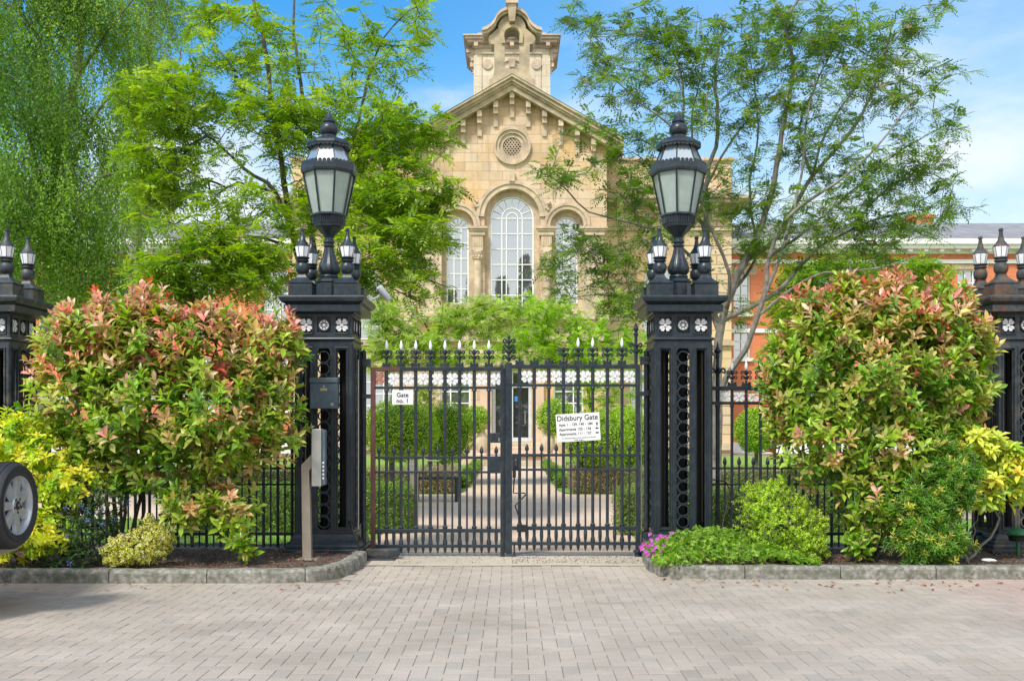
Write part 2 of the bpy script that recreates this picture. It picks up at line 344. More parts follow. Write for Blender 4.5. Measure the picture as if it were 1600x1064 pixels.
def paving():
    """block paving in 90 degree herringbone: every paver is a chamfered block"""
    vs, fs, cs = [], [], []; g = .0026; c = .0016; cnt = 0
    U = .102
    def put(x, y, w, h):
        nonlocal cnt
        cx, cy = x+w/2, y+h/2
        if cy > 10.74 or cy < 1.0 or abs(cx) > 9: return
        # keep off the planting beds
        if cx < -1.62 and cy > 9.62: return
        if cx > 1.45 and cy > 9.86: return
        z = random.gauss(0, .0005); t = random.random()
        base = np.array((.365,.322,.275)) if t < .6 else (np.array((.385,.335,.285)) if t < .85 else np.array((.335,.305,.265)))
        pk = max(0, min(1, (abs(cx)-3.6)/1.3))*max(0, min(1, (cy-6.6)/1.4))
        base = base*(1-.75*pk)+np.array((.40,.27,.24))*.75*pk
        edge = max(0, min(1, (cy-9.3)/.8))*(1 if abs(cx) < 1.4 else .3); base = base*(1-.4*edge)+np.array((.50,.43,.35))*.4*edge
        base = base*random.uniform(.95, 1.05)
        gy = g*2.1; x0,x1,y0,y1 = x+g*.8,x+w-g*.8,y+gy,y+h-gy; o = len(vs)
        tl = [random.gauss(0,.0006) for _ in range(4)]
        vs.extend([(x0,y0,z-c),(x1,y0,z-c),(x1,y1,z-c),(x0,y1,z-c),(x0+c,y0+c,z+tl[0]),(x1-c,y0+c,z+tl[1]),(x1-c,y1-c,z+tl[2]),(x0+c,y1-c,z+tl[3]),
                   (x0,y0,z-.02),(x1,y0,z-.02),(x1,y1,z-.02),(x0,y1,z-.02)])
        for f in ((4,5,6,7),(0,1,5,4),(1,2,6,5),(2,3,7,6),(3,0,4,7),(8,9,1,0),(9,10,2,1),(10,11,3,2),(11,8,0,3)): fs.append(tuple(q+o for q in f))
        cs.extend([tuple(base)+(1,)]*12); cnt += 1
    # herringbone: at cell (i,j): (i-j)%4==0 -> horizontal starting there; (i-j)%4==2... vertical
    for i in range(-90, 90):
        for j in range(8, 112):
            k = (i-j) % 4
            if k == 0: put(i*U, j*U, 2*U, U)
            elif k == 2: put(i*U, j*U, U, 2*U) if False else None
            if k == 3: put(i*U, j*U, U, 2*U)
    me = bpy.data.meshes.new('block_paving'); me.from_pydata(vs, [], fs); me.materials.append(PAVER)
    a = me.color_attributes.new('Col', 'FLOAT_COLOR', 'POINT'); a.data.foreach_set('color', np.array(cs, dtype=np.float32).ravel())
    o = bpy.data.objects.new('block_paving', me); COL.objects.link(o); struct(o)
paving()
def kerb(name, pts):
    m = MB(); w, h = .12, .125
    # walk the line in stones ~0.9 m with mortar gaps
    P = [Vector((x,y,0)) for x,y in pts]; L = [0]
    for a, b in zip(P, P[1:]): L.append(L[-1]+(b-a).length)
    def at(s):
        for i in range(len(P)-1):
            if s <= L[i+1]+1e-6: return P[i].lerp(P[i+1], (s-L[i])/(L[i+1]-L[i]))
        return P[-1].copy()
    s = 0
    while s < L[-1]-.05:
        e = min(s+.915, L[-1]); a, b = s+.004, e-.004
        k = sorted([a]+[q for q in L if a < q < b]+[b]+[a+(b-a)*i/8 for i in range(1,8)]); rs = []
        for q in k:
            p = at(q); t = (at(min(q+.02, L[-1]))-at(max(q-.02, 0))).normalized(); nrm = Vector((-t.y, t.x, 0)); dz = random.gauss(0,.003); p = p+nrm*random.gauss(0,.0025)
            rs.append([tuple(p+nrm*0+Vector((0,0,-.05))), tuple(p+Vector((0,0,h-.03+dz))), tuple(p+nrm*.010+Vector((0,0,h-.009+dz))), tuple(p+nrm*.030+Vector((0,0,h+dz))), tuple(p+nrm*w+Vector((0,0,h+dz))), tuple(p+nrm*w+Vector((0,0,-.05)))])
        m.rings(rs); s = e
    struct(m.build(name, CONC, fixn=True, bevel=.004))
kerb('kerb', [(-12,9.56),(-2.35,9.56),(-2.1,9.58),(-1.92,9.64),(-1.76,9.76),(-1.66,9.93),(-1.60,10.15),(-1.57,10.5),(-1.56,11.02)])
kerb('kerb', [(1.40,11.02),(1.38,10.5),(1.38,10.3),(1.42,10.14),(1.50,10.0),(1.64,9.89),(1.82,9.82),(2.05,9.80),(12,9.80)])
def bed(name, poly, z, mat, seed=0, h=.03):
    """soil surface as a displaced grid clipped to a polygon (by centre)"""
    xs = [p[0] for p in poly]; ys = [p[1] for p in poly]; st = .07
    nx = int((max(xs)-min(xs))/st)+1; ny = int((max(ys)-min(ys))/st)+1; r = np.random.default_rng(seed)
    def inside(x, y):
        c = False; n = len(poly)
        for i in range(n):
            (x1,y1),(x2,y2) = poly[i], poly[(i+1) % n]
            if (y1 > y) != (y2 > y) and x < (x2-x1)*(y-y1)/(y2-y1)+x1: c = not c
        return c
    idx = {}; vs = []; fs = []
    zz = r.normal(0, h*.25, (nx+1, ny+1))+h*np.sin(np.arange(nx+1)*.31)[:,None]*np.cos(np.arange(ny+1)*.43)[None,:]*.5
    def vid(i, j):
        if (i,j) not in idx:
            idx[(i,j)] = len(vs); vs.append((min(xs)+i*st, min(ys)+j*st, z+zz[i,j]))
        return idx[(i,j)]
    for i in range(nx):
        for j in range(ny):
            if inside(min(xs)+(i+.5)*st, min(ys)+(j+.5)*st): fs.append((vid(i,j),vid(i+1,j),vid(i+1,j+1),vid(i,j+1)))
    m = MB(); m.add(vs, fs); return struct(m.build(name, mat, smooth=True))
bed('soil', [(-9,9.62),(-2.2,9.62),(-1.8,9.8),(-1.64,10.1),(-1.6,11.3),(-1.6,12),(-9,12)], .085, SOIL, 3)
bed('soil', [(9,9.86),(2.0,9.86),(1.6,10.0),(1.44,10.3),(1.46,11.3),(1.46,12),(9,12)], .085, SOIL, 4)

# ================================================================ MAIN STONE BUILDING
F = 34.04; YF = 47.0
def bx(px): return (px-800)/F
def bz(py): return 1.5+(660-py)/F
def arched(cx, hw, zs, z0, n=20, rz=None):   # opening outline (x,z) ccw: bottom-left, bottom-right, arch
    return [(cx-hw,z0),(cx+hw,z0)]+arc(cx, zs, hw, 0, 180, n, rz)
def arched_window(parent, cx, hw, zs, z0, y, cols, rows, name='window', fan=6):
    f = MB(); fw = .05
    o = arched(cx, hw, zs, z0); i = arched(cx, hw-.06, zs, z0+.06)
    f.band(i, o, y-.04, y+.04, closed=True)
    for k in range(1, rows):
        z = z0+(zs-z0)*k/rows; f.box(cx-hw+.05, cx+hw-.05, y-.02, y+.02, z-.022, z+.022)
    f.box(cx-hw+.05, cx+hw-.05, y-.02, y+.02, zs-.022, zs+.022)
    for c in cols: f.box(cx+c*hw-.022, cx+c*hw+.022, y-.025, y+.025, z0+.05, zs)
    # two nested arches of glazing bars and radiating bars
    r1 = max(abs(c) for c in cols)*hw; r2 = min([abs(c) for c in cols if c] or [.3])*hw
    for r in {r1, r2}: f.band(arc(cx, zs, r-.02, 0, 180, 14), arc(cx, zs, r+.02, 0, 180, 14), y-.02, y+.02)
    for k in range(1, fan):
        a = PI*k/fan; f.tube([(cx+r1*math.cos(a), y, zs+r1*math.sin(a)), (cx+(hw-.03)*math.cos(a), y, zs+(hw-.03)*math.sin(a))], .02, 4)
    w = f.build(name, WHITE, parent)
    g = MB(); g.prism(i, y+.045, y+.06); g.build('pane', GLASS, w)
    return w
def sash(parent, x0, x1, z0, z1, y, nx, nz, mat=WHITE, glass=None, sillmat=None, name='window'):
    f = MB(); t = .07
    f.box(x0,x1,y-.05,y+.05,z0,z0+t); f.box(x0,x1,y-.05,y+.05,z1-t,z1); f.box(x0,x0+t,y-.05,y+.05,z0+t,z1-t); f.box(x1-t,x1,y-.05,y+.05,z0+t,z1-t)
    for k in range(1,nx): x = x0+(x1-x0)*k/nx; f.box(x-.025,x+.025,y-.03,y+.03,z0+t,z1-t)
    for k in range(1,nz): z = z0+(z1-z0)*k/nz; f.box(x0+t,x1-t,y-.026,y+.034,z-.025,z+.025)
    w = f.build(name, mat, parent)
    MB().box(x0+t*.5,x1-t*.5,y+.06,y+.07,z0+t*.5,z1-t*.5).build('pane', glass or GLASS, w)
    if sillmat: MB().box(x0-.12,x1+.12,y-.32,y+.02,z0-.16,z0-.005).build('sill', sillmat, w)
    return w
def stone_building():
    T = thing('stone_building', 'tall yellow stone hall with gabled front bay, round-arched windows and glass entrance door', 'building', (0, YF, 0))
    # ---- gable bay wall (local y = 0 is its front)
    zs_c, zs_s = bz(339), bz(354); hwc, hws = 43/F, 26/F; cs = 85.7/F
    zb_c, zb_s = bz(484), bz(474)
    hole_c = arched(0, hwc, zs_c, zb_c, 28); hole_l = arched(-cs, hws, zs_s, zb_s, 22); hole_r = arched(cs, hws, zs_s, zb_s, 22)
    rnd = arc(0, bz(229), .60, 0, 360, 32)[:-1]
    gw = [(bx(688),bz(648)),(bx(735),bz(648)),(bx(735),bz(575)),(bx(688),bz(575))]; gw2 = [(-x,z) for x,z in gw][::-1]
    door = [(-.92,bz(690)),(.92,bz(690)),(.92,bz(578)),(-.92,bz(578))]
    hw = 148/F; ze = bz(212); zp = bz(136)
    m = MB(); holed_wall(m, [(-hw,-.2),(hw,-.2),(hw,ze),(0,zp+.1),(-hw,ze)], [hole_c,hole_l,hole_r,rnd,gw,gw2,door], 0, .45)
    m.build('gable_wall', STONE, T)
    each('side_wall', STONE, T, [lambda s: s.box(-hw,-hw+.45,.452,2.98,-.2,ze-.02), lambda s: s.box(hw-.45,hw,.452,2.98,-.2,ze-.02)])
    # recessed inner arch faces
    q = MB()
    for cx, h, zs, zb, gh in ((0,hwc,zs_c,zb_c,34.3/F),(-cs,hws,zs_s,zb_s,17.6/F),(cs,hws,zs_s,zb_s,17.6/F)):
        q.band(arched(cx, gh, zs, zb, 24), arched(cx, h-.003, zs, zb, 24), .30, .42, closed=True)
    q.build('window_surround', TRIM, T)
    arched_window(T, 0, 34.3/F-.004, zs_c, zb_c, .40, (-.47,-.26,.26,.47), 6, fan=8)
    for sx in (-1,1): arched_window(T, sx*cs, 17.6/F-.004, zs_s, zb_s, .40, (-.32,.32) if sx<0 else (-.25,.25), 5, fan=6)
    # archivolts
    a = MB()
    a.band(arc(0,zs_c,hwc+.01,0,180,30), arc(0,zs_c,hwc+.22,0,180,30), -.10, .05); a.band(arc(0,zs_c,hwc+.225,0,180,30), arc(0,zs_c,hwc+.38,0,180,30), -.16, .0)
    for sx in (-1,1):
        a.band(arc(sx*cs,zs_s,hws+.01,0,180,26), arc(sx*cs,zs_s,hws+.17,0,180,26), -.10, .05); a.band(arc(sx*cs,zs_s,hws+.175,0,180,26), arc(sx*cs,zs_s,hws+.30,0,180,26), -.152, .0)
    a.box(-.12,.12,-.22,-.0,bz(285),bz(270)); a.build('arch_moulding', TRIM, T, smooth=True)
    # carved label stops
    for sx in (-1,1):
        k = MB()
        for t in range(9): k.lathe([(.01,-.09),(.07,-.05),(.085,0),(.06,.06),(.01,.1)], 6, sx*bx(856)+random.uniform(-.09,.09), -.12+random.uniform(-.05,.05), cz=bz(322)+random.uniform(-.2,.16))
        k.build('carved_stop', TRIM, T)
    # columns between the windows and end pilasters
    for x0, x1, full in ((838,869,1),(731,762,1),(905,948,0),(652,695,0)):
        cx = (bx(x0)+bx(x1))/2; w = (x1-x0)/F/2
        c = MB()
        z1, z2 = bz(356), bz(369)
        c.box(cx-w,cx+w,-.42,.0,z1-.1,z1); c.box(cx-w+.06,cx+w-.06,-.36,.0,z1-.2,z1-.105); c.box(cx-w+.12,cx+w-.12,-.30,.0,z2,z1-.205)
        c.build('capital', TRIM, T)
        if full:
            e = MB(); w2 = .235; zt, zb2 = z2-.005, bz(393); e.box(cx-w2,cx+w2,-.24,.0,zb2,zt)
            for k in range(4): e.box(cx-w2+.06+k*.1,cx-w2+.11+k*.1,-.27,-.235,zb2+.2,zt-.1)
            e.build('fluted_block', TRIM, T)
            p = MB(); p.lathe([(.20,-.0),(.24,.05),(.20,.12),(.25,.22),(.27,.36),(.20,.40)], 20, cx, -.1, cz=bz(407))
            for k in range(10):
                an = 2*PI*k/10; p.lathe([(.01,0),(.06,.06),(.05,.13),(.01,.18)], 6, cx+.22*math.cos(an), -.1+.22*math.sin(an), cz=bz(405))
            p.lathe([(.25,0),(.25,.05),(.195,.12),(.19,.2),(.17,bz(407)-bz(500)-.02)], 20, cx, -.1, cz=bz(500)+.02); p.build('column', TRIM, T, smooth=True)
        else:
            e = MB(); e.box(cx-w+.14,cx+w-.14,-.14,.0,bz(498),z2-.005); e.build('pilaster', TRIM, T)
    # sill course and string courses
    b = MB(); b.box(-hw-.06,hw+.06,-.42,0,bz(500),bz(491)); b.box(-hw-.03,hw+.03,-.3,0,bz(504),bz(500)-.003); b.box(-hw-.05,hw+.05,-.25,0,bz(534),bz(525)); b.box(-hw-.05,hw+.05,-.12,0,-.2,bz(688)) if False else None
    b.build('string_course', TRIM, T)
    # round window
    r = MB(); cz = bz(229)
    r.band(arc(0,cz,.60,0,360,36)[:-1], arc(0,cz,.74,0,360,36)[:-1], -.07, .05, closed=True); r.band(arc(0,cz,.743,0,360,36)[:-1], arc(0,cz,.86,0,360,36)[:-1], -.15, .0, closed=True)
    r.band(arc(0,cz,.42,0,360,36)[:-1], arc(0,cz,.598,0,360,36)[:-1], .02, .2, closed=True); rw = r.build('round_window', TRIM, T, smooth=True)
    t = MB(); 
    for k in range(-4,5):
        for sg in (-1,1):
            o = k*.115; L = math.sqrt(max(0,.41**2-o*o))
            if L > .05:
                c_, s_ = math.cos(sg*PI/3.4), math.sin(sg*PI/3.4)
                t.tube([(o*s_-L*c_, .10+.012*sg, cz-o*c_*1-L*s_), (o*s_+L*c_, .10+.012*sg, cz-o*c_+L*s_)], .03, 5)
    t.build('lattice', TRIM, rw); MB().prism(arc(0,cz,.425,0,360,24)[:-1], .205, .23).build('pane', DARK, rw)
    # raking cornice + corbels
    c = MB(); ov = 5.05; sl = (bz(126)-bz(212))/(150/F)
    def rake(off0, off1, y0, y1, sx):
        za = bz(126); poly = [(0,za-off0),(sx*ov,za-off0-sl*ov),(sx*ov,za-off1-sl*ov),(0,za-off1)]
        c.prism(poly, y0, y1)
    for sx in (-1,1):
        rake(0,.10,-.86,6,sx); rake(.103,.26,-.76,-.1,sx); rake(.263,.36,-.66,-.08,sx); rake(.363,.62,-.55,-.06,sx)
    c.build('raking_cornice', TRIM_W, T)
    for i in range(-5,6):
        k = MB(); x = i*25.3/F; zt = bz(126)-.63-sl*abs(x)
        k.box(x-.11,x+.11,-.44,0,zt-.30,zt+.05-sl*.11); k.box(x-.105,x+.105,-.32,0,zt-.55,zt-.303); k.box(x-.10,x+.10,-.10,0,zt-1.10,zt-.553)
        k.build('corbel', TRIM, T)
    # slate roof of bay
    g = MB(); za = bz(126)+.02
    for sx in (-1,1): g.add([(0,-.88,za),(sx*ov,-.88,za-sl*ov),(sx*ov,9,za-sl*ov),(0,9,za)], [(0,1,2,3)])
    g.build('roof', SLATE, T)
    # bellcote on the gable peak
    z0 = bz(143); B = MB(); yb0, yb1 = -.25, .75
    def X(p): return (p-800.5)/F
    body = [(X(764),bz(141)),(X(764),bz(128)),(X(771),bz(124)),(X(773),bz(112)),(X(773),bz(73)),(X(768),bz(72)),(X(764),bz(65)),(X(765),bz(60)),(X(779),bz(48))]
    body += arc(0, bz(48), 21.5/F, 180, 0, 18)[1:-1]
    body += [(-x,z) for x,z in body[:9][::-1]]
    hole = [(X(789),bz(111)),(X(812),bz(111))]+arc(0, bz(60), 11.5/F, 0, 180, 16)
    hole = [(x,z) for x,z in hole]
    holed_wall(B, body[::-1] if False else body, [hole], yb0, yb1-yb0)
    B.build('bellcote', TRIM_W, T, fixn=True)
    C = MB()
    path = [(X(754),bz(55)),(X(762),bz(53)),(X(769),bz(48)),(X(774),bz(42))]+arc(0,bz(47.5),27/F,155,90,10,25.5/F)
    path = path+[(-x,z) for x,z in path[:-1][::-1]]
    outr = [(x*1.03, z+.13) for x,z in path]; outr[0] = (path[0][0], path[0][1]+.13); outr[-1] = (path[-1][0], path[-1][1]+.13)
    C.band(path, outr, yb0-.30, yb1+.1); inr = [(x*.96, z-.10) for x,z in path]
    C.band(inr, [(x*.999,z-.003) for x,z in path], yb0-.18, yb1); C.build('curved_hood', TRIM, T, fixn=True)
    A = MB(); A.band([(X(790),bz(72))]+arc(0,bz(60),12.4/F,180,0,16)+[(X(811),bz(72))], [(X(784),bz(72))]+arc(0,bz(60),17/F,180,0,16)+[(X(817),bz(72))], yb0-.1, yb0+.02)
    A.build('arch_moulding', TRIM_W, T, fixn=True)
    K = MB(); K.rings([[(-.13,yb0-.34,bz(41)),(.13,yb0-.34,bz(41)),(.13,yb0-.02,bz(41)),(-.13,yb0-.02,bz(41))],[(-.2,yb0-.46,bz(16)),(.2,yb0-.46,bz(16)),(.2,yb0+.2,bz(16)),(-.2,yb0+.2,bz(16))]])
    K.box(-.28,.28,yb0-.54,yb0+.3,bz(15.8),bz(10.5)); K.sq([(.2,bz(10.3)),(.12,bz(6)),(.1,bz(2)),(.2,bz(1.5)),(.2,bz(0)),(.05,bz(-12))], 0, yb0-.12); K.build('keystone_pinnacle', STEELW if False else TRIM, T)
    # ---- main block behind the bay
    y0 = 3.0; f2 = 1600/(YF+y0)
    def X2(p): return (p-800)/f2
    def Z2(p): return 1.5+(660-p)/f2
    hb = X2(1143); holes = []; lx = X2(1035)
    for sx in (-1,1): holes.append(arched(sx*lx, .98, Z2(447), Z2(530), 18)); 
    for sx in (-1,1):
        for cx in (X2(1010),):
            holes.append([(sx*cx-.8,Z2(652)),(sx*cx+.8,Z2(652)),(sx*cx+.8,Z2(578)),(sx*cx-.8,Z2(578))])
    m = MB(); holed_wall(m, [(-hb,-.2),(hb,-.2),(hb,Z2(327)),(-hb,Z2(327))], holes, y0, .5); m.box(-hb+.0,-hb+.5,y0+.502,y0+14,-.2,Z2(327)); m.box(hb-.5,hb,y0+.502,y0+14,-.2,Z2(327)); m.build('main_wall', STONE_R, T)
    p = MB(); p.box(-hb,hb,y0-.02,y0+.5,Z2(311),Z2(252)); p.box(-hb-.12,hb+.12,y0-.15,y0+.6,Z2(252)+.003,Z2(247)); p.box(hb-.5,hb,y0+.502,y0+14,Z2(311),Z2(252)); p.box(-hb,-hb+.5,y0+.502,y0+14,Z2(311),Z2(252)); p.build('parapet', STONE, T)
    c = MB(); c.box(-hb-.95,hb+.95,y0-.95,y0+14.8,Z2(316),Z2(311)-.003); c.box(-hb-.8,hb+.8,y0-.8,y0+14.6,Z2(321),Z2(316)-.003); c.box(-hb-.25,hb+.25,y0-.25,y0+14,Z2(327),Z2(321)-.003)
    c.box(-hb-.05,hb+.05,y0-.06,y0,Z2(345),Z2(327)-.003); c.box(-hb-.12,hb+.12,y0-.16,y0,Z2(361),Z2(357)); c.build('cornice', TRIM, T)
    x = -hb+.3
    while x < hb:
        if abs(x) > hw+.1: k = MB(); k.box(x-.16,x+.16,y0-.75,y0-.253,Z2(327),Z2(321)-.003); k.box(x-.14,x+.14,y0-.5,y0-.065,Z2(335),Z2(327)-.003); k.box(x-.12,x+.12,y0-.3,y0-.065,Z2(345),Z2(335)-.003); k.build('bracket', TRIM, T)
        x += .92
    b = MB(); b.box(-hb-.1,hb+.1,y0-.2,y0,Z2(540),Z2(533)); b.box(-hb-.1,hb+.1,y0-.15,y0,Z2(703),Z2(692)); b.build('string_course', TRIM, T)
    for sx in (-1,1):
        v = MB()
        for t in range(13):
            a0, a1 = 180*t/13+.7, 180*(t+1)/13-.7; v.band(arc(sx*lx,Z2(447),1.0,a0,a1,3), arc(sx*lx,Z2(447),2.0,a0,a1,3), y0-.05, y0)
        v.build('voussoir_arch', STONE, T)
        arched_window(T, sx*lx, .96, Z2(447), Z2(530), y0+.3, (-.35,.35), 4, fan=6)
        cx = X2(1010); sash(T, sx*cx-.79, sx*cx+.79, Z2(652), Z2(578), y0+.25, 3, 4, sillmat=TRIM)
    q = MB(); q.box(-hb+.3,hb-.3,y0+1,y0+13.5,Z2(290),Z2(290)+.2); q.build('flat_roof', SLATE, T)
    # ---- ground floor of the bay: sashes, door, surround, steps
    for sx in (-1,1): sash(T, min(sx*bx(865),sx*bx(912))+.004, max(sx*bx(865),sx*bx(912))-.004, bz(648)+.004, bz(575)-.004, .2, 3, 4, sillmat=TRIM)
    for sx in (-1,1):
        s = MB(); s.box(min(sx*.94,sx*1.45),max(sx*.94,sx*1.45),-.25,0,bz(692),bz(575)); s.box(min(sx*.9,sx*1.55),max(sx*.9,sx*1.55),-.32,-.252,bz(692),bz(684)); s.build('door_pilaster', PINK, T)
    if 1:
        pass
    e = MB(); e.box(-1.75,1.75,-.6,0,bz(572),bz(562)); e.box(-1.6,1.6,-.4,0,bz(575)+.003,bz(572)-.003); e.build('door_canopy', TRIM, T)
    d = MB(); y = .15; zt, zb = bz(578)-.01, bz(690)+.01
    d.box(-.91,-.76,y-.05,y+.05,zb,zt); d.box(.76,.91,y-.05,y+.05,zb,zt); d.box(-.76,.76,y-.05,y+.05,zb,zb+.18); d.box(-.76,.76,y-.05,y+.05,zt-.12,zt); d.box(-.05,.05,y-.045,y+.045,zb+.18,zt-.12); d.box(-.76,.76,y-.04,y+.04,zt-.8,zt-.74)
    D = d.build('door', GREYW, T); MB().box(-.80,.80,y+.052,y+.06,zb+.1,zt-.05).build('pane', DGLASS, D)
    h = MB(); h.tube([(.60,y-.06,bz(661)),(.60,y-.13,bz(661)),(.60,y-.13,bz(643)),(.60,y-.06,bz(643))], .016, 8); h.build('handle', STEEL, D)
    MB().box(.12,.26,y+.03,y+.045,bz(627),bz(619)).build('sticker', BLUEP, D)
    # back lining of the bay so that openings are not see-through
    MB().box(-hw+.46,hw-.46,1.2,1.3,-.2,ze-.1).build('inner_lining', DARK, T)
    return T
stone_building()
def steps():
    m = MB(); m.box(-1.45,1.45,44.9,46.98,-.02,.60); m.box(-1.5,1.5,44.55,44.897,-.02,.45)
    m.box(-3.6,3.6,36.6,47-.28,-.03,.30) if False else None
    t = thing('entrance_steps', 'pale stone steps and terrace leading up to the glass door', 'steps', (0,0,0))
    m.build('upper_flight', TRIM, t, bevel=.02)
    m = MB(); m.box(-1.9,1.9,36.2,44.54,-.03,.30); m.build('terrace', PINK, t, bevel=.02)
    m = MB(); m.box(-1.25,1.25,35.85,36.197,-.03,.15); m.box(-1.2,1.2,36.1,36.35,.301,.306); m.build('lower_flight', TRIM, t, bevel=.02)
steps()
def tower():
    Y = 56.0; f = 1600/Y
    T = thing('stone_tower', 'square pale stone tower with wide cornice and scrolled sides rising behind the gable', 'tower', (0, Y, 0))
    def X(p): return (p-802)/f
    def Z(p): return 1.5+(660-p)/f
    h = 58/f; cy = h
    w = MB(); w.box(-h,h,0,2*h,6,Z(76)); w.build('shaft', STONE_T, T)
    for sx in (-1,1): p = MB(); p.box(min(sx*(h-.38),sx*(h+.06)),max(sx*(h-.38),sx*(h+.06)),-.06,0,8,Z(88)); p.box(min(sx*.78,sx*(h-.45)),max(sx*.78,sx*(h-.45)),-.05,0,8,Z(85)); p.build('panel', STONE_T, T)
    p = MB(); p.box(-.72,.72,-.04,0,Z(108),Z(86)); p.box(-1.62,1.62,-.16,0,Z(86),Z(85)+.02)
    p.build('panel', STONE_T, T)
    c = MB()
    for (o, za, zb) in ((.62,62,60),(.52,66,62.2),(.40,70,66.2),(.12,76,70.2)): c.rings([[(-h-o,-o,Z(q)),(h+o,-o,Z(q)),(h+o,2*h+o,Z(q)),(-h-o,2*h+o,Z(q))] for q in (za,zb)])
    c.sq([(h-.15,Z(59.8)),(h-.15,Z(50)),(h-.6,Z(49))], 0, cy); c.build('cornice', TRIM, T)
    for k in range(-2,3): e = MB(); e.box(k*.98-.11,k*.98+.11,-.42,-.122,Z(76),Z(70.3)); e.box(k*.98-.07,k*.98+.07,-.3,-.122,Z(78),Z(76.1)); e.build('bracket', TRIM, T)
    for sx in (-1,1):
        r = MB(); r.prism(arc(sx*1.34,Z(102),.27,0,360,24)[:-1], -.13, -.052); r.build('roundel', TRIM, T)
        s = MB(); s.prism([(sx*(h+.005),Z(76)),(sx*(h+.5),Z(76)),(sx*(h+.45),Z(84)),(sx*(h+.18),Z(92)),(sx*(h+.28),Z(100)),(sx*(h+.10),Z(112)),(sx*(h+.005),Z(118))], .1, .5)
        for (x_, z_, r_) in ((.34,82,.16),(.16,94,.1),(.18,104,.12),(.08,114,.08)): s.lathe([(r_,-.02),(r_*.6,.05),(.01,.06)], 10, sx*(h+x_), .1, cz=Z(z_))
        s.build('scroll_bracket', TRIM, T)
    k = MB(); k.rings([[(-.2,-.3,Z(95)),(.2,-.3,Z(95)),(.2,-.04,Z(95)),(-.2,-.04,Z(95))],[(-.14,-.22,Z(107)),(.14,-.22,Z(107)),(.14,-.04,Z(107)),(-.14,-.04,Z(107))]]); k.band(arc(0,Z(118),.78,40,140,12), arc(0,Z(118),.95,40,140,12), -.14, -.04); k.build('keystone_arch', TRIM, T, fixn=True)
tower()
def wing(sx, name, label):
    Y = 52.0; f = 1600/Y; x0, x1 = 10.95, 48
    T = thing(name, label, 'building', (0, Y, 0))
    def Z(p): return 1.5+(660-p)/f
    ze = Z(397); wins = []
    xs = [12.0+k*3.75 for k in range(10)]
    for x in xs:
        wins.append((x-.62, x+.62, Z(505), Z(421))); wins.append((x-.62, x+.62, Z(640), Z(560)))
    if sx > 0: wins[0] = (11.25,12.1,Z(490),Z(430)); wins[1] = (11.25,12.1,Z(560),Z(505))
    H = [[(sx*a if sx>0 else -b, z0),(sx*b if sx>0 else -a, z0),(sx*b if sx>0 else -a, z1),(sx*a if sx>0 else -b, z1)] for a,b,z0,z1 in wins]
    m = MB(); lo, hi = (x0,x1) if sx > 0 else (-x1,-x0)
    holed_wall(m, [(lo,-.2),(hi,-.2),(hi,ze),(lo,ze)], H, 0, .35); m.box(lo,hi,8,8.3,-.2,ze); e = x1 if sx>0 else -x1; m.box(min(e,e-sx*.3),max(e,e-sx*.3),.352,7.99,-.2,ze); m.build('brick_wall', BRICK, T)
    b = MB(); b.box(lo,hi,-.12,0,Z(412),Z(406)); b.box(lo,hi,-.1,0,Z(520),Z(514)); b.box(lo,hi,-.1,0,-.2,.5); b.build('white_course', TRIM if False else WHITE, T)
    g = MB(); g.box(lo-.1,hi+.1,-.75,.1,Z(385),Z(377)); g.box(lo-.1,hi+.1,-.6,.1,Z(391),Z(385)-.003); g.box(lo,hi,-.12,.1,ze,Z(391)-.003); g.build('eaves_cornice', WHITE, T)
    x = lo+.3 if sx > 0 else hi-.3
    for _ in range(22): MB().box(x-.1,x+.1,-.5,-.125,Z(395.5),Z(391)-.003).build('bracket', WHITE, T); x += sx*.8
    r = MB(); zr = 1.5+(660-349)/(1600/(Y+4)); r.prism([(-.6,Z(377)),(8.6,Z(377)),(4,zr)], lo-.2, hi+.2); r.v = [(b_,a_,c_) for a_,b_,c_ in r.v]; r.build('roof', SLATE, T, fixn=True)
    for cxp in ((1443,) if sx > 0 else ()):
        cx = (cxp-800)/f*1.08; c = MB(); c.box(cx-.55,cx+.55,4.2,5.3,zr-1.5,zr+.35); c.box(cx-.65,cx+.65,4.1,5.4,zr+.353,zr+.5); c.build('chimney', BRICK, T)
    for i,(a,b_,z0,z1) in enumerate(wins):
        xa, xb = (a,b_) if sx > 0 else (-b_,-a)
        if i % 2 == 0 or True: sash(T, xa+.004, xb-.004, z0+.004, z1-.004, .15, 2 if b_-a < 1 else 3, 4, sillmat=WHITE)
        if i % 2 == 0:
            v = MB(); v.prism([(xa-.25,z1+.01),(xb+.25,z1+.01),(xb+.4,z1+.42),(xa-.4,z1+.42)], -.03, 0); w_ = v.build('lintel', TRIM, T)
wing(1, 'brick_wing', 'orange brick wing with slate roof right of the stone hall')
wing(-1, 'brick_wing', 'orange brick wing with slate roof left of the stone hall, mostly behind trees')
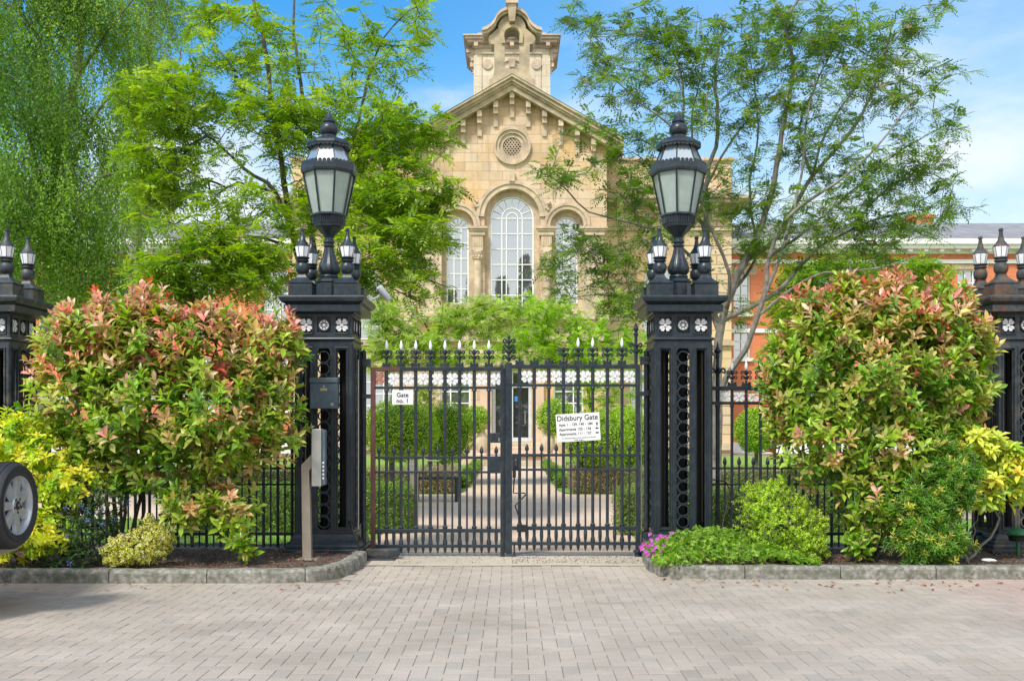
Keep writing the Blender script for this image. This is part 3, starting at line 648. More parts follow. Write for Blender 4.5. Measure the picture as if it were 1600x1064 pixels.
# ================================================================ CAST IRON PIERS
def petal_flower(m, cx, y, cz, r, petals, dy=-1, thick=.008, rot=0):
    """flower relief facing -Y: petals around a raised centre"""
    for k in range(petals):
        a = rot+2*PI*k/petals; c, s = math.cos(a), math.sin(a); w = r*.95*math.sin(PI/petals)*1.25
        pl = [(.12*r,-w*.25),(.55*r,-w*.85),(.86*r,-w*.8),(1.0*r,-w*.3),(.9*r,0),(1.0*r,w*.3),(.86*r,w*.8),(.55*r,w*.85),(.12*r,w*.25)]
        if petals == 4: pl = [(.20*r,-.05*r),(.50*r,-.40*r),(.88*r,-.50*r),(1.10*r,-.18*r),(.90*r,0),(1.10*r,.18*r),(.88*r,.50*r),(.50*r,.40*r),(.20*r,.05*r)]
        poly = [(cx+u*c-v*s, cz+u*s+v*c) for u,v in pl]
        m.prism(poly, y-thick, y)
        m.tube([(cx+.2*r*c, y-thick-.002, cz+.2*r*s),(cx+.8*r*c, y-thick-.002, cz+.8*r*s)], .035*r+.001, 4)
    m.prism([(cx+.24*r*math.cos(2*PI*k/10), cz+.24*r*math.sin(2*PI*k/10)) for k in range(10)], y-thick-.007, y)
def pier(x, mat, capmat, label, finmat, rs=1):
    T = thing('iron_gate_pier', label, 'gate pier', (x, 11.5, 0), 'cast iron piers of the gateway')
    # plinth
    p = MB(); p.sq([(.43,-.05),(.43,.115),(.425,.13)]); p.sq([(.405,.131),(.405,.16),(.39,.175),(.39,.2),(.36,.215),(.36,.235),(.335,.262),(.325,.283)]); p.build('plinth', mat, T, bevel=.004)
    hw = .315
    # four openwork faces
    face = MB()
    def rect(a,b,c,d): return [(a,c),(b,c),(b,d),(a,d)]
    z0, z1 = .284, 2.395
    holes = [rect(-.255,-.135,.34,2.31), rect(.135,.255,.34,2.31), [(-.07,.36),(-.04,.33),(.04,.33),(.07,.36),(.07,2.27),(.05,2.31),(-.05,2.31),(-.07,2.27)]]
    holed_wall(face, rect(-hw,hw,z0,z1), holes, -hw, .03)
    for a,b in ((-.255,-.135),(.135,.255)):   # inner bead of each panel
        face.band(rect(a,b,.34,2.31), rect(a-.012,b+.012,.328,2.322), -hw-.012, -hw-.0005, closed=True)
        face.band(rect(a+.016,b-.016,.356,2.294), rect(a+.0005,b-.0005,.3405,2.3095), -hw+.010, -hw+.028, closed=True)
    for xx in (-hw+.008, hw-.02): face.box(xx, xx+.012, -hw-.008, -hw-.0005, .30, 2.36)
    face.box(-.095,-.083,-hw-.01,-hw-.0005,.31,2.34); face.box(.083,.095,-hw-.01,-hw-.0005,.31,2.34)
    rings = MB(); nr = 15; dz = (2.28-.35)/nr
    for k in range(nr):
        cz = .35+dz*(k+.5); rings.band(arc(0,cz,.0545,0,360,20)[:-1], arc(0,cz,.0675,0,360,20)[:-1], -hw-.004, -hw+.018, closed=True)
        if k: rings.box(-.069,.069,-hw+.008,-hw+.018,cz-dz/2-.003,cz-dz/2+.003)
    # frieze with three framed flowers
    fr = MB(); z2, z3 = 2.43, 2.69
    holed_wall(fr, rect(-hw+.004,hw-.004,z2,z3), [rect(-.262,-.128,2.475,2.65), rect(-.072,.072,2.475,2.65), rect(.128,.262,2.475,2.65)], -hw+.004, .026)
    fr.box(-hw+.01,hw-.01,-hw+.032,-hw+.045,z2,z3)
    for a,b in ((-.262,-.128),(.128,.262)): fr.band(rect(a,b,2.475,2.65), rect(a-.012,b+.012,2.463,2.662), -hw-.008, -hw+.0035, closed=True)
    fr.band(arc(0,2.565,.058,0,360,24)[:-1], arc(0,2.565,.068,0,360,24)[:-1], -hw+.0, -hw+.031, closed=True)
    fls = [MB(), MB(), MB()]
    for cx, fl in ((-.195,fls[0]),(.195,fls[1])): petal_flower(fl, cx, -hw+.03, 2.565, .07, 4, rot=PI/4, thick=.022)
    petal_flower(fls[2], 0, -hw+.03, 2.565, .054, 8, thick=.024)
    def quad(mb, name, m_):
        allm = MB()
        for q in range(4):
            c = MB(); c.v = list(mb.v); c.f = list(mb.f)
            if q % 2 and name == 'shaft':
                pass
            c.xform(Matrix.Rotation(q*PI/2, 4, 'Z') @ Matrix.Diagonal((.999 if q % 2 else 1, .999 if q % 2 else 1, 1, 1))); allm.merge(c)
        return allm
    quad(face, 'shaft', mat).build('shaft', mat, T, bevel=.0025)
    for q in range(4):
        c = MB(); c.v = list(rings.v); c.f = list(rings.f); c.xform(Matrix.Rotation(q*PI/2, 4, 'Z')); c.build('ring_grille', mat, T)
    quad(fr, 'frieze', mat).build('frieze', mat, T, bevel=.002)
    for q in range(4):
        for fl in fls: c = MB(); c.v = list(fl.v); c.f = list(fl.f); c.xform(Matrix.Rotation(q*PI/2, 4, 'Z')); c.build('flower_relief', FLWHITE, T)
    core = MB()
    for (ax, ay) in ((-.195,.0),(.195,.0),(0,-.12),(0,.12),(0,0)): core.cbox(ax, ay, 1.34, .085, .085, 2.1)
    core.cbox(-.195,-.195,1.34,.02,.05,2.1); core.cbox(.195,.195,1.34,.02,.05,2.1); core.box(-.29,.29,-.29,.29,2.30,2.42)
    core.build('inner_core', DARK, T)
    b = MB(); b.sq([(.325,2.396),(.335,2.402),(.34,2.412),(.335,2.424),(.322,2.4295)]); b.build('string_moulding', mat, T)
    c = MB(); c.sq([(.325,2.691),(.34,2.70),(.415,2.702),(.418,2.775),(.408,2.778)])
    c.sq([(.40,2.779),(.41,2.79),(.435,2.80),(.455,2.815),(.455,2.83),(.462,2.832),(.465,2.86),(.455,2.874),(.40,2.882)]); c.build('cap', capmat, T, bevel=.003)
    for sx in (-1,1):
        for sy in (-1,1):
            fx, fy = sx*.247, sy*.247
            o = MB(); o.sq([(.128,2.876),(.128,3.00),(.12,3.005),(.132,3.012),(.134,3.028),(.115,3.035),(.09,3.055),(.06,3.085),(.045,3.115),(.048,3.13)], fx, fy)
            fi = o.build('finial', finmat, T, smooth=False, bevel=.003)
            q = MB(); q.lathe([(.045,3.128),(.06,3.14),(.073,3.165),(.077,3.195),(.073,3.225),(.058,3.25),(.047,3.258),(.065,3.263),(.072,3.275),(.065,3.285),(.052,3.29),(.075,3.30),(.078,3.31),(.066,3.316)], 20, fx, fy)
            q.lathe([(.082,3.425),(.086,3.43),(.06,3.465),(.036,3.50),(.024,3.55),(.018,3.60),(.025,3.602),(.025,3.625),(.008,3.632)], 8, fx, fy, rot=PI/8)
            # ribs and pointed heads of the miniature lantern
            for k in range(8):
                a = PI/8+2*PI*k/8; q.tube([(fx+.060*math.cos(a), fy+.060*math.sin(a), 3.316),(fx+.083*math.cos(a), fy+.083*math.sin(a), 3.428)], .0036, 4)
                continue
                a2 = 2*PI*k/8; A0 = (fx+.082*math.cos(a), fy+.082*math.sin(a), 3.395); pk = (fx+.080*math.cos(a2), fy+.080*math.sin(a2), 3.428); A1 = (fx+.082*math.cos(a2-PI/8), fy+.082*math.sin(a2-PI/8), 3.395)
                q.tube([A0,pk],.003,4); q.tube([A1,pk],.003,4)
            q.build('finial_bulb', finmat, fi, smooth=True)
            g = MB(); g.lathe([(.060,3.312),(.083,3.428)], 8, fx, fy, rot=PI/8); g.build('lantern_panel', TIPW, fi)
    return T
P_L = pier(-2.055, IRON, IRON, 'glossy black cast iron pier left of the gate, with letterbox and tall lamp', IRON)
P_R = pier(1.870, IRON, IRON, 'glossy black cast iron pier right of the gate, carrying a tall lamp', IRON)
pier(-5.80, IRON_OLD, IRON_OLD, 'weathered iron pier at far left edge behind the red-tipped bush', IRON_OLD)
pier(5.62, IRON_OLD, IRON_RUSTY, 'rusting iron pier at far right edge with four flaking finials', IRON_RUSTY)

def lamp(x, rot, label):
    T = thing('gate_lamp', label, 'lamp', (x, 11.5, 0), 'lanterns on the gate piers', rz=rot)
    r8 = PI/8
    b = MB(); b.lathe([(.140,2.876),(.140,3.05),(.136,3.055),(.136,3.06)], 8, rot=r8); b.lathe([(.145,3.061),(.150,3.075),(.125,3.10),(.105,3.115)], 8, rot=r8); b.lathe([(.10,3.116),(.105,3.13),(.10,3.15)], 20); b.build('pedestal', IRON, T, bevel=.003)
    s = MB(); s.lathe([(.085,3.151),(.112,3.175),(.122,3.205),(.120,3.24),(.105,3.28),(.085,3.33),(.068,3.38),(.058,3.43),(.052,3.462)], 48, flute=.10, nf=12); s.build('baluster', IRON, T, smooth=True)
    n = MB(); n.lathe([(.05,3.463),(.062,3.47),(.064,3.485),(.05,3.495),(.05,3.505),(.066,3.515),(.066,3.53),(.052,3.54),(.05,3.57)], 24)
    n.lathe([(.05,3.571),(.072,3.60),(.12,3.65),(.150,3.68)], 8, rot=r8); n.lathe([(.165,3.681),(.172,3.70),(.172,3.715)], 8, rot=r8); n.build('bowl', IRON, T, bevel=.002)
    g = MB(); g.lathe([(.165,3.716),(.165,3.80)], 8, rot=r8); g.lathe([(.195,3.80),(.205,3.81),(.205,3.825),(.19,3.832)], 8, rot=r8); g.lathe([(.182,3.716),(.184,3.728)], 8, rot=r8)
    for k in range(8):
        for j in range(7):
            a0, a1 = r8+2*PI*k/8, r8+2*PI*(k+1)/8; t = (j+.5)/7
            xx = .184*(math.cos(a0)*(1-t)+math.cos(a1)*t); yy = .184*(math.sin(a0)*(1-t)+math.sin(a1)*t)
            g.tube([(xx,yy,3.722),(xx,yy,3.802)], .0055, 4)
    g.build('gallery', IRON, T)
    z0, z1, ra, rb = 3.832, 4.275, .196, .292
    gl = MB(); gl.lathe([(ra-.012,z0),(rb-.012,z1)], 8, rot=r8); gl.build('glass_body', FROST, T)
    f = MB()
    for k in range(8):
        a = r8+2*PI*k/8; f.tube([(ra*math.cos(a),ra*math.sin(a),z0),(rb*math.cos(a),rb*math.sin(a),z1)], .0115, 5)
    f.lathe([(.305,4.27),(.312,4.275),(.318,4.30),(.318,4.355),(.305,4.365),(.27,4.372)], 8, rot=r8)
    for k in range(8):           # scalloped cresting above the band
        a0, a1 = r8+2*PI*k/8, r8+2*PI*(k+1)/8
        for j in range(5):
            t = (j+.5)/5; xx = .308*(math.cos(a0)*(1-t)+math.cos(a1)*t); yy = .308*(math.sin(a0)*(1-t)+math.sin(a1)*t); am = (a0+a1)/2
            c = MB(); c.prism(arc(0,0,.0215,0,180,8)+[(-.0215,-.02),(.0215,-.02)], -.004, .004); c.xform(Matrix.Translation((xx,yy,4.378)) @ Matrix.Rotation(am+PI/2, 4, 'Z')); f.merge(c)
    f.build('frame', IRON, T)
    z2, z3, rc, rd = 4.372, 4.575, .272, .185
    g2 = MB(); g2.lathe([(rc,z2),(rd,z3)], 8, rot=r8); g2.build('glass_roof', SKYGL, T)
    h = MB()
    for k in range(8):
        a = r8+2*PI*k/8; h.tube([((rc+.004)*math.cos(a),(rc+.004)*math.sin(a),z2),((rd+.004)*math.cos(a),(rd+.004)*math.sin(a),z3)], .008, 5)
    h.lathe([(.20,4.574),(.240,4.578),(.252,4.60),(.246,4.628),(.205,4.655),(.14,4.678),(.085,4.692)], 8, rot=r8)
    for k in range(8):
        a0, a1 = r8+2*PI*k/8, r8+2*PI*(k+1)/8
        for j in range(4):
            t = (j+.5)/4; xx = .247*(math.cos(a0)*(1-t)+math.cos(a1)*t); yy = .247*(math.sin(a0)*(1-t)+math.sin(a1)*t); am = (a0+a1)/2
            c = MB(); c.prism(arc(0,0,.022,180,360,8), -.004, .004); c.xform(Matrix.Translation((xx,yy,4.585)) @ Matrix.Rotation(am+PI/2, 4, 'Z')); h.merge(c)
    h.build('hood', IRON, T)
    t = MB(); t.lathe([(.082,4.692),(.082,4.715),(.07,4.722),(.088,4.735),(.103,4.765),(.104,4.80),(.088,4.835),(.068,4.85),(.06,4.86),(.072,4.868),(.072,4.885),(.05,4.91),(.02,4.965),(.004,5.0)], 28); t.build('top_finial', IRON, T, smooth=True)
    return T
SKYGL = glassmat('lamp_roof_glass', (.26,.32,.36), .32, .15)
lamp(-2.055, 0, 'tall octagonal black lantern on the pier left of the gate')
lamp(1.870, R(9), 'tall octagonal black lantern on the pier right of the gate')

# ================================================================ GATES AND RAILINGS
def fleur(m, x, z, s=1.0, tiers=2, y=0, tip=True):
    """curled iron fleuron: stem with pairs of scrolls facing left, right, front"""
    H = .115*s
    m.lathe([(.012,0),(.016,.008),(.010,.02),(.010,.04*s),(.016,.05*s),(.011,.06*s),(.011,.10*s),(.020,H),(.014,H+.008)], 8, x, y, cz=z)
    for t in range(tiers):
        zz = z+.018*s+t*.055*s; r = (.030-.003*t)*s
        for a in (0, PI, PI/2, -PI/2):
            pts = []; k = 9
            base = [(0.006,0.0),(.016,.012),(.028,.028),(.040,.034),(.052,.028),(.056,.014),(.048,.004),(.038,.008),(.038,.016)]
            for u, v in base: pts.append((x+u*s*math.cos(a), y+u*s*math.sin(a), zz+v*s*1.15))
            m.tube(pts, [.009*s,.010*s,.010*s,.009*s,.009*s,.008*s,.007*s,.007*s,.009*s], 5)
def lotus(m, x, z, y=0, w=.05):
    m.prism([(x-w,z),(x-w*1.0,z+.006),(x-w*.85,z+.03),(x-w*.98,z+.045),(x-w*.6,z+.05),(x-w*.3,z+.032),(x-.012,z+.036),(x-.012,z+.075),(x+.012,z+.075),(x+.012,z+.036),(x+w*.3,z+.032),(x+w*.6,z+.05),(x+w*.98,z+.045),(x+w*.85,z+.03),(x+w,z+.006),(x+w,z)], y-.012, y+.012)
def tipm(x, z, y=0, s=1.0):
    return MB().lathe([(.008,0),(.016*s,.018),(.0185*s,.04),(.016*s,.062),(.009*s,.088),(.002,.108)], 10, x, y, cz=z)
def flower_panel(x, z, y=0, h=.125, w=.112):
    m = MB(); 
    for a in (PI/4, 3*PI/4, 5*PI/4, 7*PI/4):
        c, s = math.cos(a), math.sin(a); r = .076
        pl = [(.24*r,-.06*r),(.50*r,-.36*r),(.85*r,-.46*r),(1.04*r,-.16*r),(.86*r,0),(1.04*r,.16*r),(.85*r,.46*r),(.50*r,.36*r),(.24*r,.06*r)]
        m.prism([(x+(u*c-v*s)*w/.125, z+u*s+v*c) for u,v in pl], y-.006, y+.004)
        m.tube([(x,y-.008,z),(x+.85*r*c,y-.008,z+.85*r*s)], .003, 4)
    m.prism([(x+.017*math.cos(2*PI*k/10), z+.017*math.sin(2*PI*k/10)) for k in range(10)], y-.013, y+.004)
    m.tube([(x-w*.48,y,z),(x+w*.48,y,z)], .004, 4); m.tube([(x,y,z-h*.5),(x,y,z+h*.5)], .004, 4)
    return m
def bar(m, x, z0, z1, r=.0175, y=0):
    m.lathe([(r,z0),(r,z1)], 10, x, y)
def gate(name_label, x_h, x_m, zoff, side):
    """one leaf; hinge stile at x_h, meeting stile at x_m"""
    Y = 11.45; T = thing('iron_gate', name_label, 'gate', (0, Y, 0), 'leaves of the iron double gate')
    lo, hi = min(x_h,x_m), max(x_h,x_m); Z = lambda v: v+zoff
    rails = [(2.085,2.13,.026),(1.885,1.915,.02),(1.105,1.135,.018),(.945,.970,.018),(.285,.325,.024),(.115,.15,.022)]
    st = .022
    sm = MB(); sm.box(x_h-.025,x_h+.025,-.028,.028,Z(.05),Z(2.13)); sm.build('hinge_stile', RUST if side<0 else IRON, T, bevel=.003)
    if side < 0:
        sm = MB(); sm.box(x_m-.025,x_m+.012,-.03,.03,Z(-.02),Z(2.16)); sm.box(x_m+.0125,x_m+.022,-.04,-.03,Z(.0),Z(2.12)); sm.build('meeting_stile', IRON, T, bevel=.003)
    else:
        sm = MB(); sm.box(x_m-.032,x_m+.036,-.036,.03,Z(.02),Z(2.15)); sm.box(x_m-.05,x_m-.0325,-.028,-.005,Z(.03),Z(2.14)); sm.box(x_m+.05,x_m+.07,-.02,.0,Z(-.07),Z(.12)); sm.build('meeting_stile', IRON, T, bevel=.003)
    a, b = lo+.026, hi-.037 if side<0 else hi-.026
    if side > 0: a, b = x_m+.037, x_h-.026
    else: a, b = x_h+.026, x_m-.026
    for i,(z0,z1,h) in enumerate(rails):
        if i == 0 and side < 0:
            MB().box(a,a+.28,-h,h,Z(z0),Z(z1)).build('rusty_rail', RUST, T, bevel=.003)['label'] = 'rust-red primed end of the top rail'
            MB().box(a+.281,b,-h,h,Z(z0),Z(z1)).build('rail', IRON, T, bevel=.003)
        else: MB().box(a,b,-h,h,Z(z0),Z(z1)).build('rail', IRON, T, bevel=.003)
    sp = .1635
    xs = [x_h+side*-1*0 + (-side)*0 for _ in ()]
    if side < 0: xs = [-1.578+.175+k*sp for k in range(8)]
    else: xs = [.085+k*sp for k in range(8)]
    for x in xs:
        m = MB(); bar(m, x, Z(.151), Z(.2845)); bar(m, x, Z(.3255), Z(.9445)); bar(m, x, Z(.9705), Z(1.1045)); bar(m, x, Z(1.1355), Z(1.8845)); bar(m, x, Z(1.9155), Z(2.0845), .02)
        m.lathe([(.028,Z(1.862)),(.028,Z(1.875)),(.022,Z(1.884))], 10, x); m.lathe([(.022,Z(.3255)),(.030,Z(.336)),(.030,Z(.346)),(.018,Z(.36))], 10, x); m.lathe([(.018,Z(.151)),(.027,Z(.155)),(.024,Z(.19)),(.018,Z(.21))], 10, x)
        m.lathe([(.004,Z(.05)),(.016,Z(.08)),(.02,Z(.114))], 8, x)
        m.build('bar', IRON, T, smooth=True)
    ds = [xs[0]-sp/2]+[x+sp/2 for x in xs]
    if side > 0: ds = [x+sp/2 for x in xs]
    for x in ds:
        m = MB(); bar(m, x, Z(.3255), Z(.9445), .0105); bar(m, x, Z(.9705), Z(1.1045), .0105)
        m.lathe([(.012,Z(.151)),(.020,Z(.20)),(.020,Z(.27)),(.014,Z(.2845))], 8, x); m.lathe([(.004,Z(.05)),(.014,Z(.08)),(.018,Z(.114))], 8, x)
        m.lathe([(.010,Z(1.1355)),(.018,Z(1.142)),(.010,Z(1.15)),(.010,Z(1.16)),(.022,Z(1.178)),(.023,Z(1.20)),(.012,Z(1.232)),(.003,Z(1.25))], 10, x)
        m.build('short_bar', IRON, T, smooth=True)
    fx = [xs[0]-sp/2]+[x+sp/2 for x in xs]
    if side > 0: fx = [x+sp/2 for x in xs]
    for i, x in enumerate(fx):
        if side < 0 and i == 0: o = flower_panel(x, Z(2.0)).build('flower_panel', RUSTWHITE, T); o['label'] = 'rust-coloured flower panel beside the hinge'
        else: flower_panel(x, Z(2.0)).build('flower_panel', FLWHITE, T)
    for i, x in enumerate(xs):
        m = MB(); lotus(m, x, Z(2.131))
        if side > 0 and i < 3: m.build('broken_finial_base', IRON, T); continue
        fleur(m, x, Z(2.20)); o = m.build('finial', IRON, T)
        if side < 0 or i in (3+1-1, 5-1, 7) and i != 3 and i != 6 or (side > 0 and i in (4,5,7)): tipm(x, Z(2.325)).build('spear_tip', TIPW, o)
    # lock plates
    if side < 0:
        m = MB(); m.box(x_m-.135,x_m-.026,-.024,.024,Z(1.285),Z(1.395)); m.build('lock_box', IRON, T, bevel=.003); m = MB(); m.box(x_m-.145,x_m-.026,-.022,.022,Z(.9705),Z(1.1045)); m.build('lock_box', IRON, T, bevel=.003)
        MB().box(x_m-.045,x_m-.035,-.029,-.0245,Z(1.30),Z(1.34)).build('keyhole', STEEL, T)
        m = MB(); m.tube([(-.98,-.03,Z(1.12)),(-.96,-.035,Z(1.09)),(-.82,-.035,Z(1.085)),(-.81,-.035,Z(1.10))], .006, 6); m.build('latch_rod', STEELW, T)
    else:
        m = MB(); m.box(x_m+.037,x_m+.125,-.024,.024,Z(.9705),Z(1.1045)); m.lathe([(.02,Z(1.0)),(.014,Z(1.06)),(.004,Z(1.08))], 8, x_m+.08, -.03); m.build('lock_box', IRON, T, bevel=.003)
        m = MB(); x = x_m+.05; m.tube([(x,-.02,Z(.95)),(x+.01,-.045,Z(.86)),(x,-.045,Z(.70)),(x+.13,-.05,Z(.70)),(x+.135,-.05,Z(.68)),(x+.02,-.05,Z(.56)),(x+.07,-.05,Z(.42)),(x+.09,-.05,Z(.34))], .010, 6); m.box(x-.01,x+.03,-.05,.0,Z(.87),Z(.95)); m.box(x+.04,x+.16,-.05,-.025,Z(.265),Z(.345)); m.build('drop_bolt', BLACKP, T)
        m = MB(); fleur(m, x_m, Z(2.16), 1.25, 2); fleur(m, x_m, Z(2.285), 1.15, 2); m.lathe([(.012,0),(.02,.02),(.004,.05)], 8, x_m, 0, cz=Z(2.42)); m.build('centre_finial', IRON, T)
    # hinges and pivot hardware
    s = side
    for z in (2.13, 1.78):
        m = MB(); m.box(min(x_h+s*.0255,x_h+s*.12),max(x_h+s*.0255,x_h+s*.12),-.03,.03,Z(z),Z(z)+(.09 if z>2 else .05)); m.build('hinge', IRON, T, bevel=.003)
    m = MB(); m.lathe([(.035,Z(-.03)),(.035,Z(.03)),(.05,Z(.035)),(.05,Z(.06))], 12, x_h, 0); m.build('pivot', IRON, T, bevel=.003)
    if side > 0:
        m = MB(); x = x_h-.02; m.lathe([(.02,Z(2.131)),(.02,Z(2.30)),(.026,Z(2.31)),(.018,Z(2.33)),(.018,Z(2.45)),(.03,Z(2.47)),(.012,Z(2.49)),(.03,Z(2.53)),(.018,Z(2.56)),(.004,Z(2.60))], 10, x); fleur(m, x, Z(2.23), 1.2, 1); fleur(m, x, Z(2.30), 1.2, 1); m.build('hinge_post_finial', IRON, T)
    return T
gate('left leaf of the black iron gate, rusty hinge edge, eight white-tipped spears', -1.553, -.105, -.012, -1)
gate('right leaf of the black iron gate, several spear finials missing', 1.405, -.035, .016, 1)
# hanging posts of pipe and conduit between pier and gate
def hang(x, label):
    T = thing('gate_hanging_post', label, 'post', (x, 11.47, 0))
    m = MB(); m.lathe([(.04,-.01),(.04,.06),(.028,.07),(.028,2.28),(.034,2.29),(.01,2.31)], 12); m.build('post', IRON, T, smooth=True)
    m = MB(); m.tube([(-.06,-.02,.30),(-.06,-.02,2.2)], .009, 6); m.build('conduit', STEEL, T)
hang(-1.66, 'slim black hanging post with grey conduit between left pier and gate')
hang(1.505, 'slim black hanging post between right pier and gate')
# gate motor housing on the ground
t = thing('gate_motor', 'low rectangular gate motor cover on the ground by the left hinge', 'gate motor', (-1.44, 11.30, 0))
MB().box(-.17,.20,-.08,.05,.03,.115).build('cover', POSTD if 'POSTD' in globals() else IRON_OLD, t, bevel=.01)
MB().box(-.19,.17,-.20,-.085,-.002,.02).build('ground_plate', IRON_OLD, t, bevel=.004)

def railing(x0, x1, label, phase, hid=()):
    Y = 11.5; T = thing('iron_railing', label, 'railing', (0, Y, 0), 'railing panels between the piers')
    for z0,z1,h in ((1.86,1.905,.022),(1.70,1.735,.02),(.975,.998,.014),(.795,.818,.014),(.235,.27,.022)): MB().box(x0,x1,-h,h,z0,z1).build('rail', IRON, T, bevel=.003)
    xs = []; x = x0+phase
    while x < x1-.03: xs.append(x); x += .160
    for i, x in enumerate(xs):
        big = i == 0
        m = MB(); r = .0245 if big else .0175
        for a,b in ((.271,.7945),(.8185,.9745),(.9985,1.6995),(1.7355,1.8595)): bar(m, x, a, b, r)
        bar(m, x, .03, .2345, r); m.lathe([(r+.008,1.672),(r+.008,1.69),(r,1.699)], 10, x)
        if big: m.lathe([(.05,.14),(.05,.27),(.04,.29),(.045,.31),(.03,.36),(.03,.40)], 12, x)
        m.build('bar', IRON, T, smooth=True)
        m = MB()
        if big or i == len(xs)-1:
            m.lathe([(.022,1.906),(.022,2.06),(.03,2.07),(.02,2.09),(.016,2.2),(.022,2.24),(.02,2.27),(.044,2.30),(.02,2.33),(.012,2.36),(.003,2.41)], 10, x); fleur(m, x, 2.02, 1.5, 1)
            m.build('post_finial', IRON, T)
        else:
            lotus(m, x, 1.906, w=.055); fleur(m, x, 1.965); o = m.build('finial', IRON, T); tipm(x, 2.09).build('spear_tip', TIPW, o)
        if i: flower_panel(x-.08, 1.798, h=.12).build('flower_panel', FLWHITE, T)
        if i < len(xs)-1:
            xd = x+.08; m = MB(); bar(m, xd, .271, .7945, .0105); bar(m, xd, .8185, .9745, .0105); bar(m, xd, .05, .2345, .0105)
            m.lathe([(.010,.9985),(.018,1.005),(.010,1.012),(.010,1.022),(.022,1.04),(.023,1.065),(.012,1.10),(.003,1.12)], 10, xd); m.build('short_bar', IRON, T, smooth=True)
    MB().box(x0-.05,x1+.05,-.13,.13,-.05,.10).build('coping', CONC, T)
    return T
railing(-5.45, -2.40, 'spiked iron railing left of the gate, seen behind the red-tipped bush', .10)
railing(2.215, 5.27, 'spiked iron railing right of the gate, white flower squares along its top', .095)
MBk = None

# ================================================================ FITTINGS
def text(name, body, size, mat, parent, loc, rot=(R(90),0,0), align='CENTER', weight=0, font=None, sx=1):
    c = bpy.data.curves.new(name, 'FONT'); c.body = body; c.size = size; c.align_x = align; c.align_y = 'CENTER'; c.extrude = .0006; c.offset = weight
    o = bpy.data.objects.new(name+'_tmp', c); COL.objects.link(o); dg = bpy.context.evaluated_depsgraph_get(); me = bpy.data.meshes.new_from_object(o.evaluated_get(dg))
    bpy.data.objects.remove(o); me.materials.clear(); me.materials.append(mat); n = bpy.data.objects.new(name, me); COL.objects.link(n); n.parent = parent; n.location = loc; n.rotation_euler = rot; n.scale = (sx,1,1)
    return n
def g2w(px, py, Y): return ((px-800)*Y/1600, Y, 1.5+(660-py)*Y/1600)
def signs():
    c = g2w(629, 621, 11.405); t = thing('gate_sign', 'small white plate reading Gate no. 1 on the left gate leaf', 'sign', c)
    MB().box(-.118,.118,0,.006,-.08,.08).build('plate', SIGNW, t, bevel=.003)
    text('lettering', 'Gate', .068, INK, t, (0,-.003,.027), weight=.0006); text('lettering', 'no. 1', .068, INK, t, (0,-.003,-.038), weight=.0006)
    c = g2w(903.5, 667.5, 11.405); t = thing('gate_sign', 'tilted white plate reading Didsbury Gate with arrows on the right gate leaf', 'sign', c); t.rotation_euler = (0, R(-3.2), 0)
    MB().box(-.243,.243,0,.006,-.155,.155).build('plate', SIGNW, t, bevel=.003)
    text('lettering', 'Didsbury Gate', .083, INK, t, (-.005,-.003,.105), weight=.0004, sx=.93)
    for z, s, w in ((.035,'Apts 1 - 129, 140 - 184',1),(-.018,'Apartments 122 - 136',1),(-.068,'Apartments 111 - 127',1)):
        text('lettering', s, .040, INK, t, (-.215,-.003,z), align='LEFT', weight=.0003)
    text('lettering', 'for deliveries please use the intercom on the left', .019, INK, t, (0,-.003,-.115)); text('lettering', 'beside the gate', .017, INK, t, (0,-.003,-.138))
    m = MB(); m.prism([(.198,.03),(.205,.03),(.205,.012),(.215,.012),(.215,.03),(.222,.03),(.21,.052)], -.005, -.001)
    for z in (-.018,-.068): m.prism([(.19,z),(.204,z+.012),(.204,z+.005),(.226,z+.005),(.226,z-.005),(.204,z-.005),(.204,z-.012)], -.005, -.001)
    m.build('arrows', INK, t)
signs()
def letterbox():
    c = g2w(506, 614, 11.06); t = thing('letterbox', 'blue-grey steel letterbox fixed to the front of the left pier', 'letterbox', c)
    w, h = .148, .168; MB().box(-w,w,0,.12,-h,h-.055).build('body', POSTBOX, t, bevel=.006)
    m = MB(); m.rings([[(-w-.004,-.012,h-.056),(w+.004,-.012,h-.056),(w+.004,.122,h-.056),(-w-.004,.122,h-.056)],[(-w-.004,-.012,h-.006),(w+.004,-.012,h-.006),(w+.004,.122,h+.006),(-w-.004,.122,h+.006)]]); m.build('lid', POSTBOX, t, bevel=.004)
    MB().box(-.038,.035,-.003,-.0005,.025,.053).build('name_plate', GOLD, t); MB().lathe([(.011,0),(.011,.004)],12).xform(Matrix.Translation((0,-.0005,.073)) @ Matrix.Rotation(R(90),4,'X')).build('lock', STEEL, t)
    MB().box(.075,.105,-.0025,-.0005,-.135,-.108).build('emblem', STEEL, t)
letterbox()
